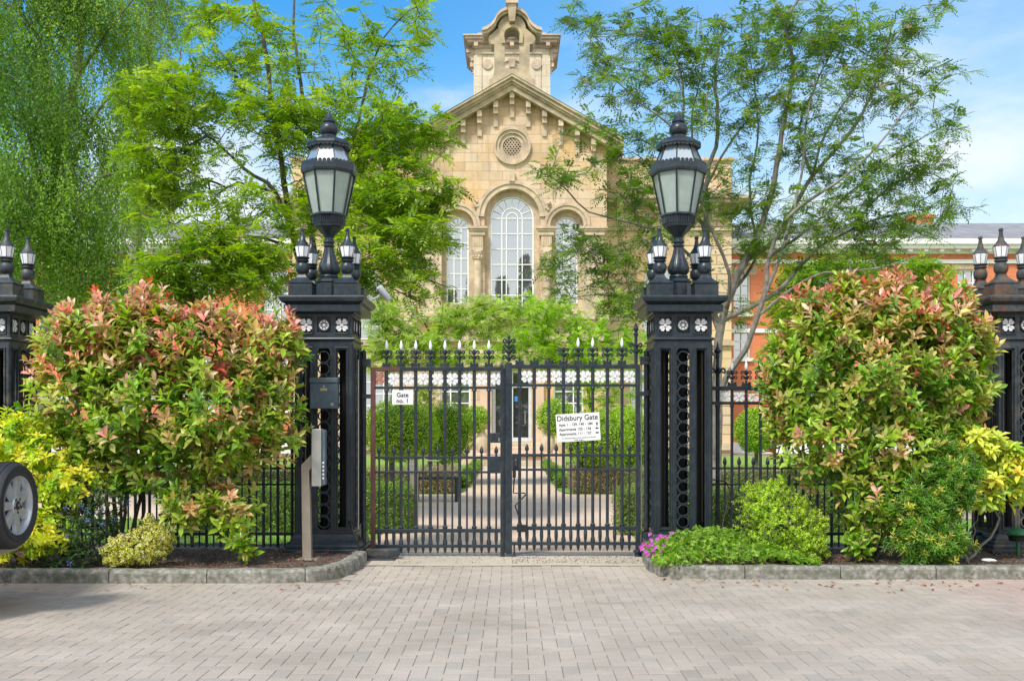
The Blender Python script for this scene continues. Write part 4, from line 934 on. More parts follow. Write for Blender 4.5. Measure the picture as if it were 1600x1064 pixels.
def intercom():
    t = thing('intercom_post', 'cranked brushed steel intercom post standing in front of the left pier', 'intercom', (-2.13, 10.62, .09)); f = 1600/10.62
    def X(p): return (p-800)/f+2.13
    def Z(p): return 1.5+(660-p)/f-.09
    m = MB(); w = .10
    pts = [(X(480.3),0),(X(480.3)-.0+w*0+.0,0)]
    poly = [(X(473.5),0),(X(487.5),0),(X(484),Z(735)),(X(491),Z(727)),(X(491),Z(706)),(X(489),Z(708)),(X(471.5),Z(726))]
    m.prism(poly, -.035, .045); m.build('post', STEELW, t, bevel=.003)
    m = MB(); m.box(X(488.5),X(503.5),-.06,.05,Z(759),Z(670)); m.build('head', STEEL, t, bevel=.003)
    m = MB(); m.box(X(503.7),X(509),-.04,.06,Z(757),Z(671)); 
    h = m.build('speaker_panel', POSTBOX, t)
    m = MB()
    for k in range(5): m.box(X(505),X(507.5),-.0445,-.0405,Z(724+k*6),Z(721+k*6))
    m.build('button', SIGNW, t)
    m = MB(); m.box(X(466),X(498),-.08,.09,-.012,.006); m.build('base_plate', STEELW, t, bevel=.002)
intercom()
def cctv():
    t = thing('security_camera', 'grey bullet security camera on the right side of the left pier cap', 'camera', (-1.56, 11.72, 2.87))
    m = MB(); m.tube([(-.06,0,.03),(.02,0,.06),(.06,0,.10)], .014, 8); m.box(-.08,-.04,-.03,.03,.0,.06); m.build('bracket', GREYW, t)
    m = MB(); m.lathe([(.0,-.09),(.036,-.088),(.040,-.08),(.040,.08),(.036,.10),(.0,.102)], 16); m.xform(Matrix.Translation((.10,-.03,.10)) @ Matrix.Rotation(R(-38),4,'Y') @ Matrix.Rotation(R(25),4,'X')); m.build('housing', GREYW, t, smooth=True)
cctv()
t = thing('cable_duct', 'short white cable duct with black cable at the foot of the right railing', 'duct', (2.325,11.32,.10))
MB().rings([[(-.02,-.02,0),(.03,-.02,0),(.03,.02,0),(-.02,.02,0)],[(-.035,-.02,.22),(.02,-.02,.22),(.02,.02,.22),(-.035,.02,.22)]]).build('duct', WHITE, t, bevel=.003)
MB().tube([(-.01,0,.2),(.03,.05,.34),(.08,.10,.5),(.11,.14,.66),(.06,.14,.74),(-.18,.14,.78)], .008, 6).build('cable', BLACKP, t)
t = thing('cable', 'black cable looping down the corner of the left pier plinth', 'cable', (-1.60,11.0,0))
MB().tube([(-.18,.16,.42),(-.12,.0,.36),(-.06,-.03,.25),(-.035,-.03,.12),(-.03,-.02,.0)], .011, 7).build('cable', BLACKP, t)
t = thing('cable', 'black cable looping beside the purple flowers by the right gate post', 'cable', (1.45,11.1,0))
MB().tube([(.06,.3,.30),(.0,.22,.30),(-.03,.1,.22),(-.04,.06,.1),(-.02,.0,.05)], .009, 7).build('cable', BLACKP, t)
t = thing('garden_light', 'round green garden light at right edge in front of rusty pier', 'light', (5.36,10.85,.09))
MB().lathe([(.02,0),(.02,.20),(.10,.21),(.13,.23),(.12,.25),(.03,.30)], 20).build('hood', GREENP, t, smooth=True)
MB().lathe([(.09,.16),(.095,.205)], 20).build('lamp_ring', BLACKP, t)
# low bench, exit post, bin inside the garden
t = thing('garden_bench', 'low dark bench inside the garden seen through the left gate leaf', 'bench', (-1.40,19.6,0))
MB().box(-.50,.42,-.18,.18,.42,.46).build('seat', WOOD, t, bevel=.005)
for x in (-.42,.34): MB().box(x-.03,x+.03,-.16,.16,-.01,.419).build('leg', WOOD, t)
t = thing('exit_post', 'square beige steel exit-button post standing just inside the gate', 'post', (-1.365,14.3,0))
MB().box(-.053,.053,-.05,.05,-.01,.93).build('post', STEELW, t, bevel=.004); MB().box(-.06,.045,-.056,.056,.78,.93+.003).build('control_box', STEEL, t, bevel=.004); MB().box(-.062,.047,-.058,.058,.9335,.97).build('cap', STEELW, t, bevel=.004)
def urn(x, label):
    t = thing('garden_urn', label, 'urn', (x, 37.2, .30), 'stone urns flanking the steps')
    MB().lathe([(.24,0),(.24,.06),(.17,.10),(.21,.22),(.27,.42),(.25,.62),(.14,.82),(.10,.92),(.14,.96)], 20).build('body', TRIM, t, smooth=True)
    MB().lathe([(.12,.962),(.17,1.0),(.30,1.06),(.34,1.13),(.28,1.16),(.25,1.1)], 20).build('bowl', TRIM, t, smooth=True)
urn(-1.09, 'stone urn left of the entrance steps'); urn(1.30, 'stone urn right of the entrance steps')
t = thing('litter', 'crumpled white litter on the soil near the rusty pier', 'litter', (4.80,10.32,.10))
MB().lathe([(.03,0),(.075,.006),(.085,.015),(.06,.028),(.0,.032)], 9, flute=.35, nf=4).build('paper', SIGNW, t)

# ================================================================ CAR (rear end reaches into the frame at far left)
def car():
    T = thing('parked_car', 'silver-beige off-roader cut off by the left edge, only its rear spare wheel showing', 'car', (-6.15, 7.98, 0))
    # side profile: x forward is -X ; rear at +X (local 0 = car centre)
    L = 2.0
    prof_body = [(1.98,.48),(2.0,.62),(1.99,1.02),(1.88,1.10),(.95,1.12),(-.9,1.10),(-1.75,1.02),(-1.97,.85),(-2.0,.55),(-1.9,.42),(1.85,.42)]
    prof_cab = [(1.90,1.10),(1.72,1.62),(1.55,1.70),(-.15,1.70),(-.45,1.62),(-.98,1.10)]
    def loft(prof, W, taper):
        rs = []
        for i in range(-8, 9):
            t = i/8; e = abs(t)**3.2
            y = W*t; r = []
            for x, z in prof:
                xx = x-math.copysign(.34 if x>0 else .25, x)*e if abs(x) > 1.3 else x
                yy = y*(1-taper*max(0, z-1.0)/.7); zz = z-.05*e if z > 1.05 else z
                r.append((xx, yy, zz))
            rs.append(r)
        return MB().rings(rs)
    loft(prof_body, .86, .0).build('body', CARP, T, smooth=True, fixn=True); loft(prof_cab, .80, .16).build('cabin', DGLASS, T, smooth=True, fixn=True)
    c = MB(); c.box(-.25,1.60,-.66,.66,1.702,1.735); c.build('roof_panel', CARP, T, bevel=.03)
    m = loft([(2.13,.46),(2.15,.62),(2.12,.70),(1.9,.70),(1.9,.42)], .84, 0); m.build('bumper', CARP, T, smooth=True, fixn=True)
    for sy in (-1,1): MB().box(1.72,1.80,sy*.80-.04,sy*.80+.04,.80,1.05).build('tail_light', REDP, T, bevel=.01)
    def wheel(name, loc, axis, r=.335, w=.225):
        m = MB(); pr = []
        prof = [(r*.66,-w/2+.02),(r*.78,-w/2),(r*.93,-w/2+.005),(r*.985,-w/2+.03),(r,-w/2+.06),(r,w/2-.06),(r*.985,w/2-.03),(r*.93,w/2-.005),(r*.78,w/2),(r*.66,w/2-.02)]
        m.lathe(prof, 64, cap=False); rot = Matrix.Rotation(R(90),4,'Y') if axis=='X' else Matrix.Rotation(R(90 if loc[1] > 0 else -90),4,'X') @ Matrix.Rotation(PI,4,'X') if False else (Matrix.Rotation(R(90),4,'Y') if axis=='X' else Matrix.Rotation(R(90) if loc[1]<0 else R(-90),4,'X'))
        # tread grooves
        M = Matrix.Translation(loc) @ rot
        for o in (-.055,-.018,.018,.055): m.lathe(cap=False, prof=[(r+.001,o-.010),(r+.006,o-.006),(r+.006,o+.006),(r+.001,o+.010)], n=64)
        m.lathe([(r*.80,w/2+.0005),(r*.805,w/2+.004),(r*.83,w/2+.004),(r*.835,w/2+.0005)],64, cap=False)
        m.xform(M); ty = m.build('tyre', RUBBER, T, smooth=True, fixn=True)
        q = MB(); z = w/2-.018
        q.lathe([(r*.60,-w/2+.03),(r*.60,z-.05),(r*.63,z-.02),(r*.665,z+.008),(r*.685,z+.010),(r*.69,z-.01),(r*.67,-w/2+.03)], 48, cap=False)
        q2 = MB()
        for k in range(7):
            a = 2*PI*k/7+.2
            for da in (0,):
                c_, s_ = math.cos(a), math.sin(a); wa, wb = .030, .046; r0, r1 = .05, r*.635
                P = lambda u,v,h: (u*c_-v*s_, u*s_+v*c_, h)
                q2.rings([[P(r0,-wa,z-.035),P(r0,wa,z-.035),P(r0,wa*.8,z-.008),P(r0,-wa*.8,z-.008)],[P(r1,-wb,z-.045),P(r1,wb,z-.045),P(r1,wb*.75,z-.012),P(r1,-wb*.75,z-.012)]])
        q2.lathe([(.072,z-.06),(.072,z-.008),(.066,z+.0)], 24); q.merge(q2)
        q.xform(M); rim = q.build('rim', ALLOY, ty, smooth=True, fixn=True)
        d = MB(); d.lathe([(r*.60,-w/2+.04),(r*.60,-w/2+.06)], 32); d.xform(M); d.build('backing', BLACKP, rim)
        h = MB(); h.lathe([(.036,z),(.034,z+.006),(.0,z+.007)], 24)
        for k in range(5): h.lathe([(.011,z-.002),(.011,z+.003)], 8, .055*math.cos(2*PI*k/5), .055*math.sin(2*PI*k/5))
        h.xform(M); h.build('hub_cap', BLACKP, rim)
        e = MB(); e.prism([(0,.022),(.006,.006),(.02,-.008),(0,-.002),(-.02,-.008),(-.006,.006)], -.002, .002); e.xform(M @ Matrix.Translation((0,0,z+.009)) @ Matrix.Rotation(R(90),4,'X')); e.build('emblem', ALLOY, rim)
        return ty
    wheel('spare_wheel', (2.205,0.0,.855), 'X')
    for x in (1.25,-1.3):
        for sy in (-1,1): wheel('wheel', (x, sy*.74, .335), 'Y')
    MB().lathe([(.12,0),(.12,.10)], 16).xform(Matrix.Translation((1.99,0,.855)) @ Matrix.Rotation(R(90),4,'Y')).build('wheel_carrier', BLACKP, T)
car()
# ================================================================ VEGETATION
def unit(a): return a/np.maximum(np.linalg.norm(a, axis=-1, keepdims=True), 1e-9)
# leaf templates: (u along, v across, w lift), faces
T_DIAMOND = (np.array([(0,0,0),(.45,-.5,.0),(1,0,-.04),(.45,.5,.0)]), [(0,1,2,3)])
T_FOLD = (np.array([(0,0,0),(.42,-.5,.10),(1,0,-.10),(.42,.5,.10),(.45,0,-.02)]), [(0,1,4),(1,2,4),(0,4,3),(4,2,3)])
T_LEAF = (np.array([(0,0,0),(.30,-.38,.07),(.66,-.46,.06),(1,0,-.14),(.66,.46,.06),(.30,.38,.07),(.32,0,0),(.68,0,-.04)]), [(0,1,6),(1,2,7,6),(2,3,7),(0,6,5),(6,7,4,5),(7,3,4)])
def leafmesh(name, tmpl, base, dirv, nrm, L, Wd, col, mat, parent, jitter=.12):
    n = len(base); base = np.asarray(base); dirv = unit(np.asarray(dirv)); nrm = np.asarray(nrm)
    side = unit(np.cross(dirv, nrm)); nrm = np.cross(side, dirv)
    tv, tf = tmpl; k = len(tv); L = np.broadcast_to(L, n)[:,None]; Wd = np.broadcast_to(Wd, n)[:,None]
    V = np.empty((n, k, 3))
    for i,(u,v,w) in enumerate(tv): V[:,i,:] = base+dirv*(u*L)+side*(v*Wd)+nrm*(w*L)
    col = np.clip(np.asarray(col)*(1+RNG.normal(0, jitter, (n,1))), .002, .95)
    # faces
    nl = sum(len(f) for f in tf); lt = np.array([len(f) for f in tf]); li = np.concatenate([np.array(f) for f in tf])
    loops = (np.arange(n)[:,None]*k+li[None,:]).ravel(); tot = np.tile(lt, n); st = np.concatenate([[0], np.cumsum(tot)[:-1]])
    me = bpy.data.meshes.new(name); me.vertices.add(n*k); me.vertices.foreach_set('co', V.astype(np.float32).ravel())
    me.loops.add(len(loops)); me.loops.foreach_set('vertex_index', loops.astype(np.int32))
    me.polygons.add(len(tot)); me.polygons.foreach_set('loop_start', st.astype(np.int32)); me.polygons.foreach_set('loop_total', tot.astype(np.int32))
    me.update(calc_edges=True)
    C = np.ones((n, k, 4), dtype=np.float32); C[:,:,:3] = col[:,None,:]
    a = me.color_attributes.new('Col', 'FLOAT_COLOR', 'POINT'); a.data.foreach_set('color', C.ravel())
    me.materials.append(mat); o = bpy.data.objects.new(name, me); COL.objects.link(o)
    if parent is not None: o.parent = parent
    return o
def pick(cols, w, n):
    c = np.array(cols); return c[RNG.choice(len(c), n, p=np.array(w)/sum(w))]
def rdir(n, up=0.0, spread=1.0):
    v = RNG.normal(0, 1, (n,3))*spread; v[:,2] += up; return unit(v)
def W3(px, py, Y): return np.array(((px-800)*Y/1600, Y, 1.5+(660-py)*Y/1600))

class Skeleton:
    """branching frame: main limbs given as 3-D polylines, twigs grown to attractor points"""
    def __init__(s): s.p = []; s.par = []; s.r = []; s.chains = []; s.cnt = []
    def limb(s, pts, r0, r1, start=None, step=.14, wob=.007):
        P = [np.array(p, float) for p in pts]; ids = []; par = -1 if start is None else start
        if start is not None: P = [s.p[start]]+P
        Ls = [np.linalg.norm(b-a) for a,b in zip(P,P[1:])]; tot = sum(Ls); d = 0
        # catmull-rom
        Q = [P[0]]+P+[P[-1]]
        for i in range(len(P)-1):
            n = max(2, int(Ls[i]/step)); p0,p1,p2,p3 = Q[i],Q[i+1],Q[i+2],Q[i+3]
            for k in range(n if i < len(P)-2 else n+1):
                t = k/n; q = .5*((2*p1)+(-p0+p2)*t+(2*p0-5*p1+4*p2-p3)*t*t+(-p0+3*p1-3*p2+p3)*t**3)
                f = (d+t*Ls[i])/tot; q = q+RNG.normal(0, wob, 3)*(0 if (i==0 and k==0) else 1)
                if i == 0 and k == 0 and start is not None: continue
                s.p.append(q); s.par.append(par); s.r.append(r0*(1-f)+r1*f); par = len(s.p)-1; ids.append(par)
            d += Ls[i]
        s.chains.append(([start] if start is not None else [])+ids); return ids
    def near(s, pt): return int(np.argmin(np.linalg.norm(np.array(s.p)-np.array(pt), axis=1)))
    def grow(s, tips, r_tip=.0042, maxnode=None, droop=.05, step=.16, avoid_down=.6, kmax=.012):
        tips = np.array(tips); P = np.array(s.p); d0 = np.array([np.min(np.linalg.norm(P-t, axis=1)) for t in tips]); order = np.argsort(d0); dirs = {}
        cap = len(s.p)+len(tips)*14; PA = np.empty((cap,3)); n = len(s.p); PA[:n] = P
        for oi in order:
            t = tips[oi]; v = t-PA[:n]; dist = np.linalg.norm(v, axis=1); cost = dist+avoid_down*np.maximum(0, -v[:,2])
            j = int(np.argmin(cost)); a = PA[j]; L = dist[j]; m = max(1, int(L/step)); ids = [j]; par = j
            bow = np.array([0,0,1.])*L*droop+RNG.normal(0, .045*L, 3)
            for k in range(1, m+1):
                f = k/m; q = a+(t-a)*f+bow*math.sin(PI*f)
                s.p.append(q); s.par.append(par); s.r.append(0); PA[n] = q; n += 1; par = len(s.p)-1; ids.append(par)
            s.chains.append(ids); pv = s.p[s.par[par]]; dirs[oi] = unit(t-pv if np.linalg.norm(t-pv) > 1e-6 else np.array([0,0,1.]))
        # pipe model
        c = np.zeros(len(s.p))
        kids = set(s.par); 
        for i in range(len(s.p)):
            if i not in kids: c[i] = 1
        for i in range(len(s.p)-1, -1, -1):
            if s.par[i] >= 0: c[s.par[i]] += c[i]
        for i in range(len(s.p)):
            if s.r[i] == 0: s.r[i] = min(kmax*1.6, r_tip*max(1, c[i])**.42)
        return np.array([dirs[i] for i in range(len(tips))])
    def mesh(s, name, mat, parent, n=6, ntw=4):
        m = MB()
        for ch in s.chains:
            if len(ch) < 2: continue
            rr = [s.r[i] for i in ch]
            if len(rr) > 1 and rr[0] > rr[1]*1.5: rr[0] = rr[1]*1.15
            m.tube([s.p[i] for i in ch], rr, 8 if max(rr) > .03 else (n if max(rr) > .012 else ntw))
        return m.build(name, mat, parent, smooth=True)
def blobpts(blobs, dens=1.0, seed=None):
    """points inside screen-described ellipsoids (cx, cy, rx, ry, Y, depth radius, n), shell-weighted"""
    out = []
    for cx,cy,rx,ry,Y,dy,n in blobs:
        n = int(n*dens); v = unit(RNG.normal(0,1,(n,3)))*(RNG.random((n,1))**.45); c = W3(cx,cy,Y); s = Y/1600
        out.append(c+v*np.array([rx*s, dy, ry*s]))
    return np.concatenate(out)
def pinnate(tips, dirs, leaves, L, pairs, leaflet, wd, cols, wts, name, mat, parent, spread=.9, droop=.35, back=.25, tilt=.25):
    """compound leaves around every twig tip"""
    n = len(tips); N = n*leaves
    b = np.repeat(tips, leaves, 0); dv = np.repeat(dirs, leaves, 0)
    off = RNG.random((N,1))*back; b = b-dv*off
    d = unit((dv*.55+unit(RNG.normal(0,1,(N,3)))*spread)*np.array([1,1,.55])+np.array([0,0,.08])); LL = L*RNG.uniform(.7,1.15,N)
    ccol = np.repeat(pick(cols, wts, n), leaves, 0); ccol = ccol*RNG.uniform(.85,1.15,(N,1))
    up = unit(np.array([0,0,1.])+RNG.normal(0,tilt,(N,3))); side = unit(np.cross(d, up)); up = np.cross(side, d)
    B, D, Nn, Ls, Cs = [], [], [], [], []
    for i in range(pairs):
        f = .22+.78*i/pairs; c = b+d*(LL*f)[:,None]+np.array([0,0,-1.])*(LL*droop*f*f)[:,None]
        for sg in (-1,1):
            dd = unit(side*sg+d*.45+np.array([0,0,-.18])); B.append(c); D.append(dd); Nn.append(up); Ls.append(leaflet*(LL/L)*(1-.25*abs(f-.55))); Cs.append(ccol)
    c = b+d*LL[:,None]+np.array([0,0,-1.])*(LL*droop)[:,None]; B.append(c); D.append(unit(d+np.array([0,0,-.5]))); Nn.append(up); Ls.append(leaflet*(LL/L)); Cs.append(ccol)
    B = np.concatenate(B); Ls = np.concatenate(Ls)
    return leafmesh(name, T_DIAMOND, B, np.concatenate(D)+RNG.normal(0,.08,(len(B),3)), np.concatenate(Nn)+RNG.normal(0,.15,(len(B),3)), Ls, Ls*wd, np.concatenate(Cs), mat, parent)
def whorls(tips, dirs, k, L, wd, cols, wts, name, mat, parent, tmpl=T_LEAF, lift=.35, colfn=None, back=.0, lv=.25, elv=.75):
    n = len(tips); N = n*k; b = np.repeat(tips, k, 0); dv = unit(np.repeat(dirs, k, 0))
    ref = unit(np.cross(dv, np.array([.31,.77,.12]))); r2 = np.cross(dv, ref)
    ang = np.tile(np.arange(k)*2.4, n)+np.repeat(RNG.random(n)*6.3, k); q = np.tile(np.arange(k)/k, n)
    rad = ref*np.cos(ang)[:,None]+r2*np.sin(ang)[:,None]
    el = lift+elv*q[:,None]+RNG.normal(0,.22 if elv>.8 else .15,(N,1))
    d = unit(rad+dv*el); b = b-dv*((1-q)*back)[:,None]
    LL = L*RNG.uniform(1-lv,1+lv,N)*(1-.30*q)
    nr = unit(dv-d*np.sum(dv*d,1,keepdims=True)+RNG.normal(0,.12,(N,3)))
    c = colfn(b, q, n, k) if colfn else np.repeat(pick(cols,wts,n),k,0)*RNG.uniform(.8,1.2,(N,1))
    return leafmesh(name, tmpl, b, d, nr, LL, LL*wd, c, mat, parent)
G1,G2,G3,G4 = (.22,.36,.032),(.15,.27,.03),(.31,.45,.045),(.10,.19,.027)
# ---------------------------------------------------------------- rowans
def rowan(name, label, limbs, blobs, bark, cols, wts, leaves=7, L=.20, leaflet=.062, tipd=1.0, mat=LEAF, flowers=0, group=None, base=None, kmax=.012):
    T = thing('rowan_tree' if name is None else name, label, 'tree', base, group)
    sk = Skeleton(); ref = {}
    for nm, src, pts, r0, r1 in limbs:
        st = None
        if src:
            si = ref[src][0]; a0 = W3(*pts[0]); a1 = W3(*pts[1]); dd = unit(a1-a0); q0 = a0-dd*.35
            jn = int(np.argmin([np.linalg.norm(sk.p[i]-q0)+.5*max(0, sk.p[i][2]-q0[2]) for i in si])); st = si[max(0, jn-1)]
        ids = sk.limb([W3(*p) for p in pts], r0, r1, start=st); ref[nm] = (ids, 0)
    tips = blobpts(blobs, tipd); dirs = sk.grow(tips, kmax=kmax)
    # local coordinates
    b = np.array(base); 
    sk.p = [p-b for p in sk.p]; sk.mesh('trunk', bark, T)
    pinnate(tips-b, dirs, leaves, L, 6, leaflet, .34, cols, wts, 'crown', mat, T)
    if flowers:
        for f in tips[RNG.choice(len(tips), flowers, replace=False)]-b:
            n = 26; bb = f+RNG.normal(0,1,(n,3))*np.array([.026,.026,.012])
            leafmesh('flower_head', T_DIAMOND, bb, rdir(n), rdir(n,1), .03, .028, pick([(.50,.40,.22),(.42,.30,.18),(.55,.50,.30)],[1,1,1],n), LEAF, T)
    return T
SRC = {}
def src_f(nm): return SRC.get(nm, .5)
# left rowan, behind the left lamp
SRC.update(dict(b=.35,c=.62,d=.55,e=.5,f=.7,g=.35,h=.45,i=.6,j=.5,k=.5,m=.7))
Y = 15.2
rowan(None, 'leafy rowan with several dark stems behind the left lamp', [
    ('a', None, [(486,845,Y),(484,700,Y),(482,560,Y),(474,440,Y),(455,360,Y),(445,290,Y),(436,230,Y-.2),(424,160,Y-.3),(412,60,Y-.3),(388,-20,Y)], .085, .018),
    ('b', 'a', [(470,470,Y+.2),(490,420,Y+.3),(485,330,Y+.4),(490,240,Y+.5),(476,170,Y+.5),(458,40,Y+.6),(468,-60,Y+.6)], .06, .012),
    ('c', 'a', [(430,300,Y-.3),(380,262,Y-.5),(340,226,Y-.8),(300,190,Y-1)], .04, .008),
    ('d', 'b', [(520,300,Y+.2),(560,190,Y),(575,120,Y),(600,60,Y),(640,15,Y-.2)], .035, .007),
    ('e', 'a', [(420,405,Y-.6),(350,430,Y-1.2),(300,470,Y-1.6),(265,520,Y-1.8)], .03, .008),
    ('f', 'b', [(560,330,Y-.4),(620,345,Y-.8),(690,375,Y-1)], .03, .006),
    ('g', 'a', [(540,420,Y-.4),(590,440,Y-.8),(650,470,Y-1.2)], .025, .006),
    ('h', 'a', [(400,370,Y-.8),(330,380,Y-1.4),(260,400,Y-1.8)], .028, .006)],
    [(270,170,75,50,Y-.8,1.0,80),(250,250,65,60,Y-.8,1.0,80),(330,120,70,70,Y-.2,1.1,60),(330,300,75,50,Y-.8,1.1,26),(400,60,80,60,Y,1.2,52),
     (420,190,75,60,Y-.3,1.2,80),(520,60,70,55,Y,1.1,30),(500,180,80,60,Y-.2,1.2,64),(600,90,70,70,Y-.1,1.1,34),(650,30,50,35,Y,1,18),
     (600,210,80,55,Y-.4,1.1,110),(640,300,85,50,Y-.6,1.1,140),(600,380,90,45,Y-.9,1,120),(560,260,50,60,Y+.3,.8,50),(680,360,45,30,Y-1,.8,26),(430,200,210,140,Y-.2,1.3,60),(620,300,115,150,Y-.4,1.1,50),(350,330,120,80,Y-.9,1.1,26),(560,440,60,30,Y-.8,.7,26),(660,445,50,28,Y-1.1,.6,22),(560,320,60,60,Y-.5,1,56),
     (320,420,95,45,Y-1.3,.9,110),(390,440,70,22,Y-1.3,.8,36),(400,400,60,30,Y-1.2,.8,44),(300,365,60,24,Y-1.3,.8,30),(380,370,60,16,Y-1.2,.7,18),(270,460,60,45,Y-1.5,.8,42),(430,330,80,50,Y-.6,1,48),(235,300,45,60,Y-1,.8,60),(220,150,35,35,Y-.8,.7,30),(310,500,40,22,Y-1.3,.7,16),(250,430,60,35,Y-1.5,.8,40),(690,210,35,30,Y-.3,.6,17),(330,20,75,30,Y,1,24),(540,440,50,24,Y-.8,.6,18),(480,430,60,40,Y-.2,.8,28)],
    BARK_D, [G1,G3,(.33,.48,.05),G2,(.42,.54,.07)], [3,3,2.5,1.8,1.6], leaves=7, L=.22, leaflet=.078, base=tuple(W3(486,845,Y)*np.array([1,1,0])), flowers=30)
# right rowan, pale multi-stem, sparser
Y = 14.6
SRC.update(dict(b=.40,c=.55,d=.30,e=.35,f=.6,g=.55,h=.5,i=.45,j=.6,k=.35,m=.55,n=.5,o=.6,p=.4,q=.55,r=.5,s=.3,t=.58,u=.45))
rowan(None, 'open rowan with pale grey stems fanning out beside the right lamp', [
    ('a', None, [(1118,838,Y),(1120,700,Y),(1122,560,Y),(1128,500,Y),(1150,440,Y),(1190,350,Y-.1),(1210,280,Y-.2),(1225,190,Y-.2),(1240,110,Y-.2),(1230,40,Y-.3),(1262,-30,Y-.3)], .085, .014),
    ('b', 'a', [(1165,410,Y),(1215,370,Y),(1260,290,Y),(1300,240,Y),(1340,190,Y-.1),(1375,110,Y),(1400,20,Y)], .042, .010),
    ('d', 'a', [(1110,470,Y+.2),(1105,380,Y+.3),(1104,280,Y+.3),(1122,210,Y+.3),(1118,110,Y+.3),(1135,20,Y+.4)], .055, .012),
    ('e', 'd', [(1098,350,Y+.2),(1065,300,Y+.1),(1068,150,Y),(1050,80,Y),(1000,45,Y)], .035, .007),
    ('f', 'd', [(1135,230,Y),(1175,180,Y-.1),(1220,130,Y-.2)], .022, .006),
    ('g', 'a', [(1140,430,Y-.3),(1100,330,Y-.5),(1060,215,Y-.6),(1000,160,Y-.8),(940,110,Y-.9)], .03, .006),
    ('h', 'a', [(1215,455,Y-.2),(1270,395,Y-.3),(1350,350,Y-.5),(1430,330,Y-.7)], .04, .007),
    ('i', None, [(1122,700,Y-.3),(1130,600,Y-.4),(1165,545,Y-.6),(1195,460,Y-.8),(1202,400,Y-.8),(1230,340,Y-.9),(1300,290,Y-1),(1370,230,Y-1.2),(1430,150,Y-1.3)], .05, .008),
    ('j', 'i', [(1240,450,Y-1),(1290,425,Y-1.2),(1370,420,Y-1.4),(1430,400,Y-1.6)], .02, .006),
    ('k', 'd', [(1050,375,Y-.6),(990,350,Y-1),(920,330,Y-1.3),(860,275,Y-1.5),(835,270,Y-1.6)], .026, .006),
    ('m', 'a', [(1060,500,Y-.7),(1000,470,Y-1),(930,460,Y-1.3),(880,470,Y-1.4)], .024, .005),
    ('n', 'b', [(1250,200,Y+.2),(1290,100,Y+.3),(1330,30,Y+.3)], .022, .006),
    ('q', 'b', [(1290,210,Y-.2),(1350,120,Y-.4),(1400,60,Y-.5),(1440,10,Y-.5)], .022, .006),
    ('r', 'i', [(1220,400,Y-.8),(1250,280,Y-.6),(1262,180,Y-.5),(1290,60,Y-.5)], .026, .006),
    ('s', 'a', [(1180,400,Y+.2),(1170,300,Y+.3),(1185,200,Y+.3),(1170,80,Y+.3)], .026, .006),
    ('t', 'i', [(1260,360,Y-.6),(1330,300,Y-.4),(1400,240,Y-.4),(1490,190,Y-.5)], .022, .005),
    ('u', 'd', [(1100,300,Y+.4),(1080,200,Y+.4),(1100,90,Y+.4),(1090,10,Y+.4)], .022, .006),
    ('o', 'h', [(1380,300,Y-.6),(1440,270,Y-.7),(1490,290,Y-.8)], .018, .005)],
    [(920,40,55,45,Y-.4,.9,26),(1000,60,70,50,Y-.1,1.1,44),(980,140,70,50,Y-.6,1,34),(1070,60,80,50,Y,1.1,50),(1150,80,90,60,Y,1.1,56),(1250,60,90,60,Y,1.2,58),(1350,50,80,50,Y,1.1,46),(1430,40,50,40,Y-.2,.9,18),(1480,20,20,15,Y-.2,.5,5),
     (1000,230,70,45,Y-.8,.9,24),(1180,180,100,60,Y-.1,1.1,30),(1290,150,90,70,Y-.3,1.1,42),(1400,150,80,60,Y-.4,1,36),(1480,110,45,30,Y-.5,.7,11),(1400,250,85,50,Y-.6,1,36),(1330,260,80,40,Y-.4,1,18),(1440,320,70,40,Y-.8,.8,30),(1510,330,30,18,Y-.9,.5,5),(1350,350,90,40,Y-.7,.9,42),(1280,390,70,40,Y-.7,.8,18),
     (940,220,70,40,Y-1,.8,24),(880,270,60,25,Y-1.4,.6,22),(980,290,65,40,Y-.9,.8,24),(900,380,50,28,Y-1.3,.6,16),(880,430,45,40,Y-1.3,.6,22),(960,400,60,50,Y-1,.8,24),(960,480,60,40,Y-1.1,.7,14),(1060,330,60,60,Y-.2,.9,16),(1150,400,50,50,Y+.3,.8,11),(1170,300,70,40,Y,.9,20),(1150,330,50,30,Y-.2,.8,9),(1180,480,60,40,Y,.7,9),(1420,290,50,30,Y-.7,.7,12),(1240,230,90,60,Y-.2,1.1,26),(1130,140,70,50,Y-.2,.9,20),(1290,80,90,60,Y-.2,1,26),(1340,300,80,50,Y-.5,1,34),(1200,60,90,60,Y+.3,1,30),(1040,110,60,50,Y+.2,.9,22),(1250,330,70,40,Y-.4,.9,22),(1210,390,60,40,Y-.2,.8,14),(1370,400,70,30,Y-.9,.7,24),(1400,100,60,50,Y+.1,.9,22),(930,90,40,40,Y-.5,.7,14),(1250,170,230,170,Y-.2,1.3,120),(1010,320,70,110,Y-.8,1,56),(960,440,60,70,Y-1,.8,40),(1120,300,60,90,Y,.9,26),(1280,350,130,60,Y-.7,1,50),(1400,370,90,40,Y-.9,.8,34),(1080,440,40,50,Y-.3,.7,12),(1480,200,30,40,Y-.6,.6,12),(1450,260,50,40,Y-.6,.7,20),(1060,180,60,50,Y-.3,.9,18)],
    BARK_G, [G2,G1,G4,(.12,.20,.06),(.24,.33,.06)], [3,2.5,2.5,2,1], leaves=7, L=.19, leaflet=.058, base=tuple(W3(1118,838,Y)*np.array([1,1,0])), flowers=34, kmax=.010)

